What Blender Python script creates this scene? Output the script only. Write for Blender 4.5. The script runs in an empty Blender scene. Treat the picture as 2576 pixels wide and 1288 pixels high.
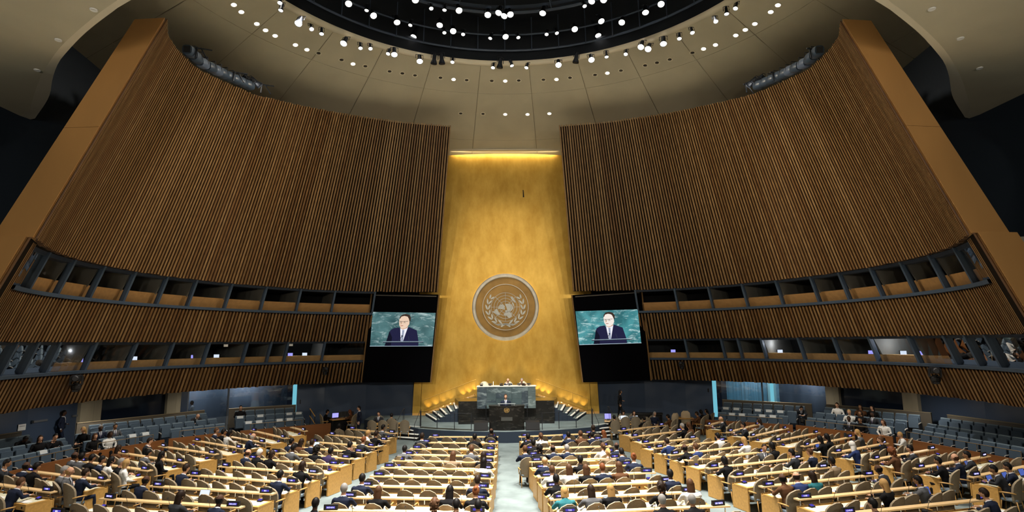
import bpy, bmesh, math, random
from mathutils import Vector, Matrix
random.seed(7)
PI=math.pi
SC=bpy.context.scene
COL=SC.collection

# ------------------------------------------------------------------ camera
F=1431.0; CAM=Vector((-.2,0,5.35))
PIT=math.radians(8.66); YAW=math.radians(.99); ROL=math.radians(.45)
def ray(px,py):
    x=(px-1288)/F; y=(644-py)/F
    c,s=math.cos(ROL),math.sin(ROL)
    x,y=x*c+y*s,-x*s+y*c
    f=math.cos(PIT)-y*math.sin(PIT); u=math.sin(PIT)+y*math.cos(PIT)
    c,s=math.cos(YAW),math.sin(YAW)
    return Vector((x*c+f*s,f*c-x*s,u))
def atz(px,py,z):
    d=ray(px,py); return CAM+d*((z-CAM.z)/d.z)
def aty(px,py,Y):
    d=ray(px,py); return CAM+d*((Y-CAM.y)/d.y)
def proj(p):
    d=Vector(p)-CAM
    c,s=math.cos(YAW),math.sin(YAW)
    x=d.x*c-d.y*s; f=d.y*c+d.x*s
    ax=f*math.cos(PIT)+d.z*math.sin(PIT); y=d.z*math.cos(PIT)-f*math.sin(PIT)
    x/=ax; y/=ax
    c,s=math.cos(ROL),math.sin(ROL)
    return 1288+(x*c-y*s)*F, 644-(x*s+y*c)*F
_c=ray(1288,644); _r=(ray(1288+F,644)-_c).normalized(); _u=(ray(1288,644-F)-_c).normalized(); _b=-_c.normalized()
cd=bpy.data.cameras.new('camera'); cam=bpy.data.objects.new('camera',cd); COL.objects.link(cam)
cd.sensor_width=36; cd.lens=36*F/2576; cd.clip_start=.1; cd.clip_end=200
cam.matrix_world=Matrix(((_r.x,_u.x,_b.x,CAM.x),(_r.y,_u.y,_b.y,CAM.y),(_r.z,_u.z,_b.z,CAM.z),(0,0,0,1)))
SC.camera=cam
SC.cycles.max_bounces=5; SC.cycles.diffuse_bounces=2; SC.cycles.glossy_bounces=2; SC.cycles.transparent_max_bounces=8; SC.cycles.use_adaptive_sampling=True; SC.cycles.adaptive_threshold=.04

# ------------------------------------------------------------------ world, exposure
w=bpy.data.worlds.new('world'); SC.world=w; w.use_nodes=True
w.node_tree.nodes['Background'].inputs[0].default_value=(.01,.012,.016,1)
w.node_tree.nodes['Background'].inputs[1].default_value=1.0
SC.view_settings.view_transform='Standard'; SC.view_settings.look='None'
SC.view_settings.exposure=0.0; SC.view_settings.gamma=1.0; SC.view_settings.use_curve_mapping=False

# ------------------------------------------------------------------ main lights (hall lamps and added fill)
def spot(loc,target,power,angle,color=(1,.93,.82),blend=.7,size=.25,name='hall_spot'):
    L=bpy.data.lights.new(name,'SPOT'); L.energy=power; L.spot_size=math.radians(angle); L.spot_blend=blend
    L.color=color; L.shadow_soft_size=size
    o=bpy.data.objects.new(name,L); COL.objects.link(o); o.location=loc
    o.rotation_euler=(Vector(target)-Vector(loc)).to_track_quat('-Z','Y').to_euler()
    return o
WARM=(1,.86,.66); NEUT=(1,.94,.86)
# dome lamps over the delegates' floor
for x,y,tx,ty,p in ((-3,24,-1.8,22,23000),(3,24,1.8,22,23000),(-3,17,-1.7,17,19000),(3,17,1.7,17,19000),
                  (-7,22,-8.5,23,11000),(7,22,8.5,23,11000),(-6,15,-8.5,17,11000),(6,15,8.5,17,11000)):
    spot((x,y,21.2),(tx,ty,0),p,58,NEUT,.85,.35)
spot((0,12,21.2),(.1,14.6,0),44000,22,NEUT,.9,.3)
for x in (-8.5,8.5): spot((x,24,21.2),(x*1.8,26,0),10500,50,NEUT,.85,.3)
for x,p in ((-11,14000),(0,14000),(11,14000)): spot((x*.6,8.5,19.5 if x==0 else 21),(x,7.5 if x==0 else 11,0),p,70,NEUT,.9,.4)  # spots added so the rear floor bounces light up to the rear ceiling
# stage lamps
for x in (-4,0,4): spot((x,21,21.2),(x*.75,34.6,1),17000,30,(1,.97,.9),.8,.2)
spot((-2,24,21),(0,39,7),1900,44,WARM,.9,.3); spot((2,24,21),(0,39,7),1900,44,WARM,.9,.3)
# dome lamps turned on to the slatted walls
for s in (-1,1):
    spot((s*-3,27.5,21),(s*14,23,9),6800,66,WARM,.9,.4); spot((s*-2,16,21),(s*9,35,8),3200,60,WARM,.9,.4)
    spot((s*1.5,8,19.5),(s*12.5,17,11),1500,40,WARM,.9,.4)
# unseen fill spots added behind the camera, brightening walls, booths and rear ceiling
for x in (-13,-8,-3,3,8,13): spot((x,-2.5,8.8),(x*1.05,26,9.5),1900,88,(1,.9,.74),.9,.5,'rear_fill_spot')

# ------------------------------------------------------------------ materials
MATS={}
def mat(name,col,rough=.6,metal=0.,spec=.4,emit=0.,ecol=None,noise=None,bump=None,alpha=None):
    """noise=(scale(xyz),strength,detail) multiplies the colour; bump=(scale,strength)"""
    if name in MATS: return MATS[name]
    m=bpy.data.materials.new(name); m.use_nodes=True; MATS[name]=m
    nt=m.node_tree; b=nt.nodes['Principled BSDF']
    b.inputs['Base Color'].default_value=(*col,1); b.inputs['Roughness'].default_value=rough
    b.inputs['Metallic'].default_value=metal; b.inputs['Specular IOR Level'].default_value=spec
    if emit:
        b.inputs['Emission Color'].default_value=(*(ecol or col),1); b.inputs['Emission Strength'].default_value=emit
    if noise or bump:
        tc=nt.nodes.new('ShaderNodeTexCoord')
    if noise:
        mp=nt.nodes.new('ShaderNodeMapping'); mp.inputs['Scale'].default_value=noise[0] if not isinstance(noise[0],(int,float)) else (noise[0],)*3
        nt.links.new(tc.outputs['Object'],mp.inputs[0])
        n=nt.nodes.new('ShaderNodeTexNoise'); n.inputs['Scale'].default_value=1; n.inputs['Detail'].default_value=noise[2] if len(noise)>2 else 3
        nt.links.new(mp.outputs[0],n.inputs['Vector'])
        r=nt.nodes.new('ShaderNodeMapRange'); r.inputs['From Min'].default_value=.3; r.inputs['From Max'].default_value=.7
        r.inputs['To Min'].default_value=1-noise[1]; r.inputs['To Max'].default_value=1+noise[1]
        nt.links.new(n.outputs['Fac'],r.inputs['Value'])
        v=nt.nodes.new('ShaderNodeVectorMath'); v.operation='SCALE'; v.inputs[0].default_value=col
        nt.links.new(r.outputs[0],v.inputs['Scale']); nt.links.new(v.outputs[0],b.inputs['Base Color'])
    if bump:
        n2=nt.nodes.new('ShaderNodeTexNoise'); n2.inputs['Scale'].default_value=bump[0]; n2.inputs['Detail'].default_value=2
        nt.links.new(tc.outputs['Object'],n2.inputs['Vector'])
        bp=nt.nodes.new('ShaderNodeBump'); bp.inputs['Strength'].default_value=bump[1]; bp.inputs['Distance'].default_value=bump[2] if len(bump)>2 else .02
        nt.links.new(n2.outputs['Fac'],bp.inputs['Height']); nt.links.new(bp.outputs[0],b.inputs['Normal'])
    return m
def emat(name,col,strength):
    if name in MATS: return MATS[name]
    m=bpy.data.materials.new(name); m.use_nodes=True; MATS[name]=m
    nt=m.node_tree; nt.nodes.clear()
    e=nt.nodes.new('ShaderNodeEmission'); e.inputs[0].default_value=(*col,1); e.inputs[1].default_value=strength
    o=nt.nodes.new('ShaderNodeOutputMaterial'); nt.links.new(e.outputs[0],o.inputs[0]); m.cycles.emission_sampling='NONE' if name!='halo_light' else 'AUTO'; return m
def glass(name,tint=(1,1,1),refl=.08,rough=.02,ior=1.35):
    if name in MATS: return MATS[name]
    m=bpy.data.materials.new(name); m.use_nodes=True; MATS[name]=m
    nt=m.node_tree; nt.nodes.clear()
    t=nt.nodes.new('ShaderNodeBsdfTransparent'); t.inputs[0].default_value=(*tint,1)
    g=nt.nodes.new('ShaderNodeBsdfGlossy'); g.inputs['Roughness'].default_value=rough
    fr=nt.nodes.new('ShaderNodeFresnel'); fr.inputs[0].default_value=ior
    ad=nt.nodes.new('ShaderNodeMath'); ad.operation='ADD'; ad.inputs[1].default_value=refl; ad.use_clamp=True
    mx=nt.nodes.new('ShaderNodeMixShader'); o=nt.nodes.new('ShaderNodeOutputMaterial')
    nt.links.new(fr.outputs[0],ad.inputs[0]); nt.links.new(ad.outputs[0],mx.inputs[0])
    nt.links.new(t.outputs[0],mx.inputs[1]); nt.links.new(g.outputs[0],mx.inputs[2]); nt.links.new(mx.outputs[0],o.inputs[0]); return m

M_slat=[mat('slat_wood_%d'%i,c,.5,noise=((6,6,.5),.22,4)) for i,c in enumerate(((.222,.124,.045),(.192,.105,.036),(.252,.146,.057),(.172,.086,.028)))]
M_slatside=mat('slat_side_dark',(.105,.050,.021),.6)  # slat sides darker than the faces, so the gaps look deeper
M_backing=mat('wall_backing',(.008,.005,.003),.9,spec=.1)
M_fin=mat('fin_wood',(.40,.215,.075),.45,noise=((.6,.6,.15),.10,4))
M_blue=mat('booth_frame_blue',(.055,.085,.135),.5)
M_bluedk=mat('blue_paint_dark',(.018,.028,.05),.5)
M_navy=mat('navy_wall',(.048,.074,.13),.38,spec=.5,bump=(.28,.55,.6))
M_black=mat('matt_black',(.006,.006,.007),.6)
M_void=mat('booth_dark',(.012,.012,.013),.8)
M_boothwall=mat('booth_side_wall',(.22,.21,.18),.7)
M_counter=mat('booth_counter_wood',(.66,.37,.14),.5,noise=((.8,6,6),.1,3))
M_ceil=mat('ceiling_plaster',(.55,.50,.365),.75,noise=(.55,.07,4))
M_ceilrim=mat('ceiling_rim',(.80,.73,.57),.7)
M_ceiljoint=mat('ceiling_joint',(.36,.31,.21),.9)
M_darkwall=mat('upper_wall_navy',(.018,.030,.050),.7)
M_carpet=mat('carpet_teal',(.155,.19,.19),.95,spec=.1,noise=(1.2,.22,5))
M_carpet2=mat('carpet_navy',(.025,.034,.05),.95,spec=.1)
M_wood=mat('desk_wood',(.56,.31,.085),.42,noise=((2,9,9),.13,4))
M_woodL=mat('desk_ledge_wood',(.70,.48,.24),.42,noise=((1.5,9,9),.10,4))
M_part=mat('partition_wood',(.20,.075,.022),.45,noise=((.7,.7,4),.18,4))
M_chrome=mat('chrome',(.6,.6,.6),.25,metal=1)
M_white=mat('white_plastic',(.8,.8,.78),.5)
M_dark=mat('dark_metal',(.015,.016,.02),.45)
M_rig=mat('rig_black',(.012,.016,.025),.5)
M_lamp=emat('lamp_glow',(1,.95,.86),14)
M_lampsm=emat('downlight_glow',(1,.95,.85),9)

# ------------------------------------------------------------------ mesh helpers
class MB:
    def __init__(s): s.v=[]; s.f=[]; s.m=[]
    def add(s,vs,fs,m=0):
        o=len(s.v); s.v+= [tuple(v) for v in vs]; s.f+=[tuple(i+o for i in f) for f in fs]; s.m+=[m]*len(fs); return s
    def box(s,c,d,rz=0,m=0,M=None):
        hx,hy,hz=d[0]/2,d[1]/2,d[2]/2; vs=[]
        cr,sr=math.cos(rz),math.sin(rz)
        for z in (-hz,hz):
            for x,y in ((-hx,-hy),(hx,-hy),(hx,hy),(-hx,hy)):
                p=Vector((x,y,z))
                if M: p=M@p
                vs.append((c[0]+p.x*cr-p.y*sr,c[1]+p.x*sr+p.y*cr,c[2]+p.z))
        return s.add(vs,HEXF,m)
    def hexa(s,b,t,m=0): return s.add(list(b)+list(t),HEXF,m)
    def prism(s,poly,z0,z1,m=0):
        n=len(poly)
        vs=[(p[0],p[1],z0) for p in poly]+[(p[0],p[1],z1) for p in poly]
        return s.add(vs,[tuple(range(n-1,-1,-1)),tuple(range(n,2*n))]+[(i,(i+1)%n,n+(i+1)%n,n+i) for i in range(n)],m)
    def extr(s,poly,axis_fn,a,b,m=0):
        """poly of 2D points mapped by axis_fn(u,v,w)"""
        n=len(poly); vs=[axis_fn(p[0],p[1],a) for p in poly]+[axis_fn(p[0],p[1],b) for p in poly]
        return s.add(vs,[tuple(range(n-1,-1,-1)),tuple(range(n,2*n))]+[(i,(i+1)%n,n+(i+1)%n,n+i) for i in range(n)],m)
    def tube(s,pts,r,n=6,m=0,caps=True):
        pts=[Vector(p) for p in pts]; k=len(pts); rs=r if isinstance(r,(list,tuple)) else [r]*k
        up=Vector((0,0,1)); vs=[]
        for i,p in enumerate(pts):
            d=(pts[min(i+1,k-1)]-pts[max(i-1,0)]).normalized()
            a=d.cross(up)
            if a.length<1e-3: a=d.cross(Vector((1,0,0)))
            a.normalize(); b=a.cross(d)
            for j in range(n):
                t=2*PI*j/n; vs.append(p+a*math.cos(t)*rs[i]+b*math.sin(t)*rs[i])
        fs=[(i*n+j,i*n+(j+1)%n,(i+1)*n+(j+1)%n,(i+1)*n+j) for i in range(k-1) for j in range(n)]
        if caps: fs+=[tuple(range(n-1,-1,-1)),tuple((k-1)*n+j for j in range(n))]
        return s.add(vs,fs,m)
    def lathe(s,prof,n=12,m=0,M=None,cap=True):
        """prof: (r,z) list; rotated round local z, then matrix M"""
        vs=[]
        for r,z in prof:
            for j in range(n):
                t=2*PI*j/n; p=Vector((r*math.cos(t),r*math.sin(t),z)); vs.append(M@p if M else p)
        k=len(prof)
        fs=[(i*n+j,i*n+(j+1)%n,(i+1)*n+(j+1)%n,(i+1)*n+j) for i in range(k-1) for j in range(n)]
        if cap: fs+=[tuple(range(n-1,-1,-1)),tuple((k-1)*n+j for j in range(n))]
        return s.add(vs,fs,m)
    def grid(s,rows,m=0,flip=False,closed=False):
        o=[]; n=len(rows[0])
        vs=[p for r in rows for p in r]; fs=[]
        for i in range(len(rows)-1):
            for j in range(n if closed else n-1):
                q=(i*n+j,i*n+(j+1)%n,(i+1)*n+(j+1)%n,(i+1)*n+j); fs.append(q[::-1] if flip else q)
        return s.add(vs,fs,m)
    def mesh(s,name,mats,smooth=False):
        me=bpy.data.meshes.new(name); me.from_pydata(s.v,[],s.f)
        for m in (mats if isinstance(mats,(list,tuple)) else [mats]): me.materials.append(m)
        if any(s.m): me.polygons.foreach_set('material_index',s.m)
        if smooth: me.polygons.foreach_set('use_smooth',[True]*len(s.f))
        me.update(); return me
HEXF=[(3,2,1,0),(4,5,6,7),(0,1,5,4),(1,2,6,5),(2,3,7,6),(3,0,4,7)]
def link(name,data,parent=None,loc=None,rz=None,rot=None):
    o=bpy.data.objects.new(name,data); COL.objects.link(o)
    if parent: o.parent=parent
    if loc is not None: o.location=loc
    if rz is not None: o.rotation_euler=(0,0,rz)
    if rot is not None: o.rotation_euler=rot
    return o
def O(name,mb,mats,parent=None,loc=None,rz=None,rot=None,smooth=False):
    return link(name,mb.mesh(name,mats,smooth),parent,loc,rz,rot)
def struct(o): o['kind']='structure'; return o
def tag(o,label,cat,group=None):
    o['label']=label; o['category']=cat
    if group: o['group']=group
    return o
def thing(name,label,cat,loc=(0,0,0),rz=0,group=None):
    return tag(link(name,None,None,loc,rz),label,cat,group)
ORD=['','first','second','third','fourth','fifth','sixth','seventh','eighth','ninth','tenth','eleventh','twelfth','thirteenth','fourteenth','fifteenth','sixteenth','seventeenth','eighteenth','nineteenth','twentieth']
ORD+=['twenty-'+o for o in ORD[1:10]]+['thirtieth']+['thirty-'+o for o in ORD[1:10]]
SIDE={-1:'left',1:'right'}
# ================================================================== the shell: slatted cone walls
ZM=8.6; YA=20.0; ZA=45.0
def cone(p,z):
    s=(ZA-z)/(ZA-ZM); return Vector((p[0]*s,YA+(p[1]-YA)*s,z))
UB=[(95,600),(110,618),(133,633),(177,646),(236,661),(295,674),(383,689),(472,701),(560,710),(660,719),(732,725),(838,730),(925,733),(1012,734),(1100,733.5)]
def catmull(P,n):
    Q=[]
    P=[P[0]*2-P[1]]+P+[P[-1]*2-P[-2]]
    for i in range(1,len(P)-2):
        for k in range(n):
            t=k/n; a,b,c,d=P[i-1],P[i],P[i+1],P[i+2]
            Q.append(.5*((2*b)+(c-a)*t+(2*a-5*b+4*c-d)*t*t+(3*b-a-3*c+d)*t**3))
    Q.append(P[-2]); return Q
def resample(Q,step=None,n=None):
    L=[0]
    for a,b in zip(Q,Q[1:]): L.append(L[-1]+(b-a).length)
    if n is None: n=max(1,round(L[-1]/step))
    out=[]; j=0
    for i in range(n+1):
        s=L[-1]*i/n
        while j<len(L)-2 and L[j+1]<s: j+=1
        t=(s-L[j])/max(1e-9,L[j+1]-L[j]); out.append(Q[j].lerp(Q[j+1],t))
    return out,L[-1]
_m=[Vector(atz(*p,ZM)[:2]) for p in UB]
for _ in range(2): _m=[_m[0]]+[(_m[i-1]+_m[i]*2+_m[i+1])/4 for i in range(1,len(_m)-1)]+[_m[-1]]
MASTER=catmull(_m,8)                       # left wall, plan at height ZM
TOPPX=[(405,20),(418,40),(423,90),(450,130),(500,175),(570,208),(640,238),(750,264),(860,285),(1000,305),(1135,316),(1160,317)]
def interp(x,T):
    if x<=T[0][0]: return T[0][1]
    for (a,b),(c,d) in zip(T,T[1:]):
        if x<=c: return b+(d-b)*(x-a)/(c-a)
    return T[-1][1]
def topz(p):
    lo,hi=11.,22.
    for _ in range(40):
        z=(lo+hi)/2; x,y=proj(cone(p,z))
        if x<421:
            ok = x>418.  and y>40
            ok = y>40
        else: ok = y>interp(x,TOPPX)
        if ok: lo=z
        else: hi=z
    return lo
PITCH=.185
SL,LEN=resample(MASTER,PITCH)
NS=len(SL)
_tz=[topz(p) for p in SL]
for _ in range(3): _tz=[_tz[0]]+[(_tz[i-1]+_tz[i]*2+_tz[i+1])/4 for i in range(1,NS-1)]+[_tz[-1]]
def normals(P):
    N=[]
    for i in range(len(P)):
        t=(P[min(i+1,len(P)-1)]-P[max(i-1,0)]).normalized(); N.append(Vector((-t.y,t.x)))   # outward of hall for the left wall
    return N
NRM=normals(SL)
if NRM[NS//2].x>0: NRM=[-n for n in NRM]
TIER_OFF=.22
TIER=[p+n*TIER_OFF for p,n in zip(SL,NRM)]
_t0=Vector(atz(78,597,ZM)[:2]); TIER=[_t0]+TIER
TIER,TLEN=resample(TIER,PITCH); NT=len(TIER)
TN=normals(TIER)
if TN[NT//2].x>0: TN=[-n for n in TN]
def mir(v,s): return (v[0]*-s,v[1],v[2])    # s=-1 left, +1 right
Z_LOW0,Z_SILL2,Z_MID0,Z_SILL1,Z_UP=2.86,4.30,5.51,7.30,8.60
i_booth=int(1.75/PITCH)                    # the first bays start here along the tier
i_scr=min(range(NT),key=lambda i:abs(proj(cone(TIER[i],6))[0]-926))   # the tier stops at the video panels
def off(P,N,i,d): 
    i=max(0,min(len(P)-1,i)); return P[i]+N[i]*d
def surf(P,N,d,z0,z1,s,i0=0,i1=None,step=3,flip=False):
    i1=len(P)-1 if i1 is None else i1
    idx=list(range(i0,i1+1,step)); 
    if idx[-1]!=i1: idx.append(i1)
    z0f=z0 if callable(z0) else (lambda i:z0); z1f=z1 if callable(z1) else (lambda i:z1)
    df=d if callable(d) else (lambda i:d)
    rows=[[mir(cone(off(P,N,i,df(i)),z0f(i)),s) for i in idx],[mir(cone(off(P,N,i,df(i)),z1f(i)),s) for i in idx]]
    return rows
BKD=lambda i: .2+.35*min(1,max(0,(i-4)/14))
def slat_mesh(P,N,i,z0,z1,s,w=.038,dep=.16,point=0.):
    dep=min(dep,.05+.02*i)
    p=P[i]; n=N[i]; t=Vector((-n.y,n.x))
    def q(a,d,z): return mir(cone(p+t*a+n*d,z),s)
    if point:
        zs=z1-point
        b=[q(-w,0,z0),q(w,0,z0),q(w,0,zs),q(0,0,z1),q(-w,0,zs)]
        k=[q(-w,dep,z0),q(w,dep,z0),q(w,dep,zs),q(0,dep,z1),q(-w,dep,zs)]
        vs=b+k; fs=[(0,1,2,3,4),(9,8,7,6,5)]+[(i2,5+i2,5+(i2+1)%5,(i2+1)%5) for i2 in range(5)]
    else:
        vs=[q(-w,0,z0),q(w,0,z0),q(w,0,z1),q(-w,0,z1),q(-w,dep,z0),q(w,dep,z0),q(w,dep,z1),q(-w,dep,z1)]
        fs=[(0,1,2,3),(7,6,5,4),(0,4,5,1),(1,5,6,2),(2,6,7,3),(3,7,4,0)]
    if s>0: fs=[f[::-1] for f in fs]
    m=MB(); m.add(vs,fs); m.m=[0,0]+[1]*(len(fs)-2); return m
for s in (-1,1):
    sd=SIDE[s]; rnd=random.Random(3+s)
    # upper slatted wall
    b=MB(); b.grid(surf(SL,NRM,.17,Z_UP,lambda i:_tz[i]-.03,s),flip=(s<0))
    b.grid(surf(SL,NRM,BKD,Z_UP,lambda i:_tz[i]-.03,s),flip=(s>0))
    r0=surf(SL,NRM,.17,Z_UP,lambda i:_tz[i]-.03,s); r1=surf(SL,NRM,BKD,Z_UP,lambda i:_tz[i]-.03,s)
    b.grid([r0[1],r1[1]],flip=(s<0)); b.grid([r0[0],r1[0]],flip=(s>0))
    b.add([r0[0][-1],r0[1][-1],r1[1][-1],r1[0][-1]],[(0,1,2,3)])
    wu=struct(O('wall_upper_'+sd,b,M_backing))
    for i in range(NS):
        sm=slat_mesh(SL,NRM,i,Z_UP-.02+rnd.uniform(-.02,.02),_tz[i]+rnd.uniform(-.015,.03),s,rnd.choice((.044,.048,.052)))
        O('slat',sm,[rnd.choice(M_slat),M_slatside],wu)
    # middle band (with the full-height end panel next to the fin) and lower band
    zt=lambda i: Z_UP if i<i_booth else Z_SILL1-.13
    b=MB(); b.grid(surf(TIER,TN,.17,Z_MID0,Z_SILL1-.13,s,0,i_scr),flip=(s<0)); b.grid(surf(TIER,TN,.17,Z_SILL1-.13,Z_UP,s,0,i_booth),flip=(s<0))
    r0=surf(TIER,TN,.0,Z_MID0+.01,Z_MID0+.01,s,0,i_scr)[0]; r1=surf(TIER,TN,.6,Z_MID0+.01,Z_MID0+.01,s,0,i_scr)[0]; b.grid([r0,r1],flip=(s>0))
    wm=struct(O('wall_middle_'+sd,b,M_backing))
    for i in range(i_scr+1):
        p=0 if i<i_booth else .09
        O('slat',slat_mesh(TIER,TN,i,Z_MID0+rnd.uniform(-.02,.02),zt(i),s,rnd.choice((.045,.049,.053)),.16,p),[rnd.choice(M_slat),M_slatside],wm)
    b=MB(); b.grid(surf(TIER,TN,.17,Z_LOW0,Z_SILL2-.13,s,0,i_scr),flip=(s<0))
    r0=surf(TIER,TN,.0,Z_LOW0+.02,Z_LOW0+.02,s,0,i_scr)[0]; r1=surf(TIER,TN,4.8,Z_LOW0+.02,Z_LOW0+.02,s,0,i_scr)[0]; b.grid([r0,r1],flip=(s>0))
    wl=struct(O('wall_lower_'+sd,b,M_backing))
    for i in range(i_scr+1):
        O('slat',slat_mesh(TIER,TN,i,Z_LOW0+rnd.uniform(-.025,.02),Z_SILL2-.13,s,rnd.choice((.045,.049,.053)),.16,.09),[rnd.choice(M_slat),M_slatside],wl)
    # end fin: a panelled slab closing the near end of the slatted walls
    def finbox(base,z0,z1,ins,out,y0,y1):
        tg=(SL[5]-SL[0]).normalized()
        a=base+Vector((ins,0)); c=base+Vector((-1.34+out,.12)); dk=Vector((-.55,.9)); a=a+Vector((-.02,-.16)); c=c+Vector((0,-.16))
        q=lambda z:[mir(cone(a+dk*y0,z),s),mir(cone(c+dk*y0,z),s),mir(cone(c+dk*y1,z),s),mir(cone(a+dk*y1,z),s)]
        m=MB(); m.hexa(q(z0),q(z1))
        if s<0: m.f=[f[::-1] for f in m.f]
        return m
    root=struct(O('trim_%d'%(1 if s<0 else 2),finbox(SL[0],2.8,_tz[0]-.05,-.12,.05,.1,.85),M_backing))
    for k_,(z0,z1) in enumerate(((2.8,5.6),(5.61,8.6),(8.61,12.2),(12.21,_tz[0]))): O('panel',finbox(TIER[0] if k_<2 else SL[0],z0,z1,.0,0,-.05,.92),M_fin,root)
    # ---------------- interpreters' booths
    for lv,(zs,zh) in enumerate(((Z_SILL1,Z_UP),(Z_SILL2,Z_MID0))):
        i0=i_booth if lv==0 else 0
        N=2 if s>0 else 1
        m=MB()
        ra=surf(TIER,TN,-.05,zs-.13,zs,s,i0,i_scr); rb=surf(TIER,TN,.5,zs-.13,zs,s,i0,i_scr)
        m.grid(ra,flip=(s<0)); m.grid([ra[1],rb[1]],flip=(s<0)); m.grid([ra[0],rb[0]],flip=(s>0))
        win=struct(O('window_%d'%((1 if s<0 else 2)+2*lv),m,M_blue))
        m=MB(); ra=surf(TIER,TN,.12,zh-.12,zh,s,i0,i_scr); m.grid(ra,flip=(s<0)); rb=surf(TIER,TN,.5,zh-.12,zh,s,i0,i_scr); m.grid([ra[0],rb[0]],flip=(s>0))
        O('head_rail',m,M_bluedk,win)
        m=MB()
        for d0,d1,za,zb in ((.5,3.4,zs-.1,zs-.1),(.5,3.4,zh-.02,zh-.02)):
            m.grid([surf(TIER,TN,d0,za,za,s,i0,i_scr)[0],surf(TIER,TN,d1,zb,zb,s,i0,i_scr)[0]],flip=(s<0)==(za<zh-.5))
        m.grid(surf(TIER,TN,3.4,zs-.1,zh,s,i0,i_scr),flip=(s<0))
        O('booth_interior',m,M_void,win)
        if lv==0: xs=[83,150,227,310,395,479,565,656,745,834]
        else: xs=[8,60,122,222,322,420,516,615,670,712,808]
        tgt=[]
        for x in xs:
            tgt.append(min(range(NT),key=lambda i:abs(proj(cone(TIER[i],zs))[0]-x)))
        edges=sorted(set([i0]+tgt+[i_scr]))
        for k,i in enumerate(edges):
            p=TIER[i]; n=TN[i]; t=Vector((-n.y,n.x)); q=lambda a,d,z:mir(cone(p+t*a+n*d,z),s)
            mm=MB(); mm.hexa([q(-.055,.05,zs-.02),q(.055,.05,zs-.02),q(.055,.26,zs-.02),q(-.055,.26,zs-.02)],[q(-.055,.05,zh),q(.055,.05,zh),q(.055,.26,zh),q(-.055,.26,zh)])
            if s<0: mm.f=[f[::-1] for f in mm.f]
            O('mullion',mm,M_blue,win)
            mm=MB(); mm.hexa([q(-.04,.5,zs-.1),q(.04,.5,zs-.1),q(.04,3.3,zs-.1),q(-.04,3.3,zs-.1)],[q(-.04,.3,zh),q(.04,.3,zh),q(.04,3.3,zh),q(-.04,3.3,zh)])
            O('booth_partition',mm,M_boothwall,win)
        for a,b_ in zip(edges,edges[1:]):
            if b_-a<2: continue
            mm=MB(); mm.grid(surf(TIER,TN,.2,zs,zh-.1,s,a,b_,2),flip=(s<0)); O('pane',mm,(glass('booth_glass_clear',(.8,.8,.8),0,.02,1.06) if lv==0 else glass('booth_glass',(.82,.86,.9),.02,.02,1.18)) ,win)
            mm=MB(); h=.53 if lv==0 else .34
            ra=surf(TIER,TN,.42,zs-.1,zs+h,s,a,b_,3); rb=surf(TIER,TN,1.1,zs+h,zs+h,s,a,b_,3)
            mm.grid(ra,flip=(s<0)); mm.grid([ra[1],rb[0]],flip=(s<0)); O('counter',mm,M_counter,win)
# ================================================================== ceiling, dome, floor, outer walls
def zc(r): return 20.85-.295*(r-12)
DC=Vector((0,18,0))
def raycone(px,py,lift=0):
    d=ray(px,py); lo,hi=5.,80.
    for _ in range(50):
        t=(lo+hi)/2; p=CAM+d*t; r=math.hypot(p.x,p.y-18)
        if p.z<zc(r)-lift: lo=t
        else: hi=t
    return p
def pol(r,a,z): return (r*math.cos(a),18+r*math.sin(a),z)
NA=112
m=MB(); m.grid([[pol(r,2*PI*k/NA,zc(r)+.06) for k in range(NA)] for r in (12.0,14,17,20,24,30)],closed=True)
ceil=struct(O('ceiling',m,M_ceiljoint))
rings=(12.12,14.4,18.8,23.5)
for k in range(28):
    a0=math.radians(96.43+360/28*k); a1=a0+2*PI/28
    if not -60<((math.degrees(a0)+180)%360-180)<181 and not -181<((math.degrees(a0)+180)%360-180)<-160: continue
    for r0,r1 in zip(rings,rings[1:]):
        m=MB(); ns=5; g=.012
        da=g/r0
        rows=[[pol(r,a0+da+(a1-a0-2*da)*j/(ns-1),zc(r)) for j in range(ns)] for r in (r0+g,r1-g)]
        m.grid(rows)
        e=[[(p[0],p[1],p[2]+.05) for p in rows[0]],rows[0]]; m.grid(e)
        O('panel',m,M_ceil,ceil)
# lip of the dome opening and its dark drum
m=MB(); m.grid([[pol(r,2*PI*k/NA,z) for k in range(NA)] for r,z in ((12.16,20.80),(12.1,20.75),(11.84,20.78),(11.82,20.94))],closed=True)
O('dome_lip',m,M_ceilrim,ceil,smooth=True)
m=MB(); m.grid([[pol(r,2*PI*k/NA,z) for k in range(NA)] for r,z in ((11.83,20.92),(11.95,24.5),(9,27),(4,28.5),(.1,29))],closed=True)
O('dome_drum',m,mat('dome_black',(.008,.012,.02),.8),ceil,smooth=True)
# rear ceiling with its curved, bevelled edge
ZS=14.35
def _ed(px,z,tail):
    P=[Vector(atz(*p,z)[:2]) for p in px]+[Vector(t) for t in tail]
    return resample(catmull(P,6),n=44)[0]
low_=_ed([(72,288),(84,243),(99,201),(119,164),(149,122),(184,87),(224,53),(263,22),(296,0)],ZS,[(-7.2,11.7),(-3.6,10.5),(0,10.1)])
up_=_ed([(88,298),(122,246),(132,199),(144,164),(161,139),(211,86),(273,37),(330,0)],ZS+.05,[(-7.2,12.5),(-3.6,11.2),(0,10.7)])
low_[0].x=min(low_[0].x,-19.0)
def both(P): return P+[Vector((-v.x,v.y)) for v in P[::-1][1:]]
low=[(v.x,v.y,ZS) for v in both([Vector((-19.2,low_[0].y+.1))]+low_)]; up=[(v.x,v.y,ZS+.05) for v in both([Vector((-19.2,up_[0].y+.1))]+up_)]; top=[(p[0],p[1],ZS+.9) for p in up]
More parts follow.
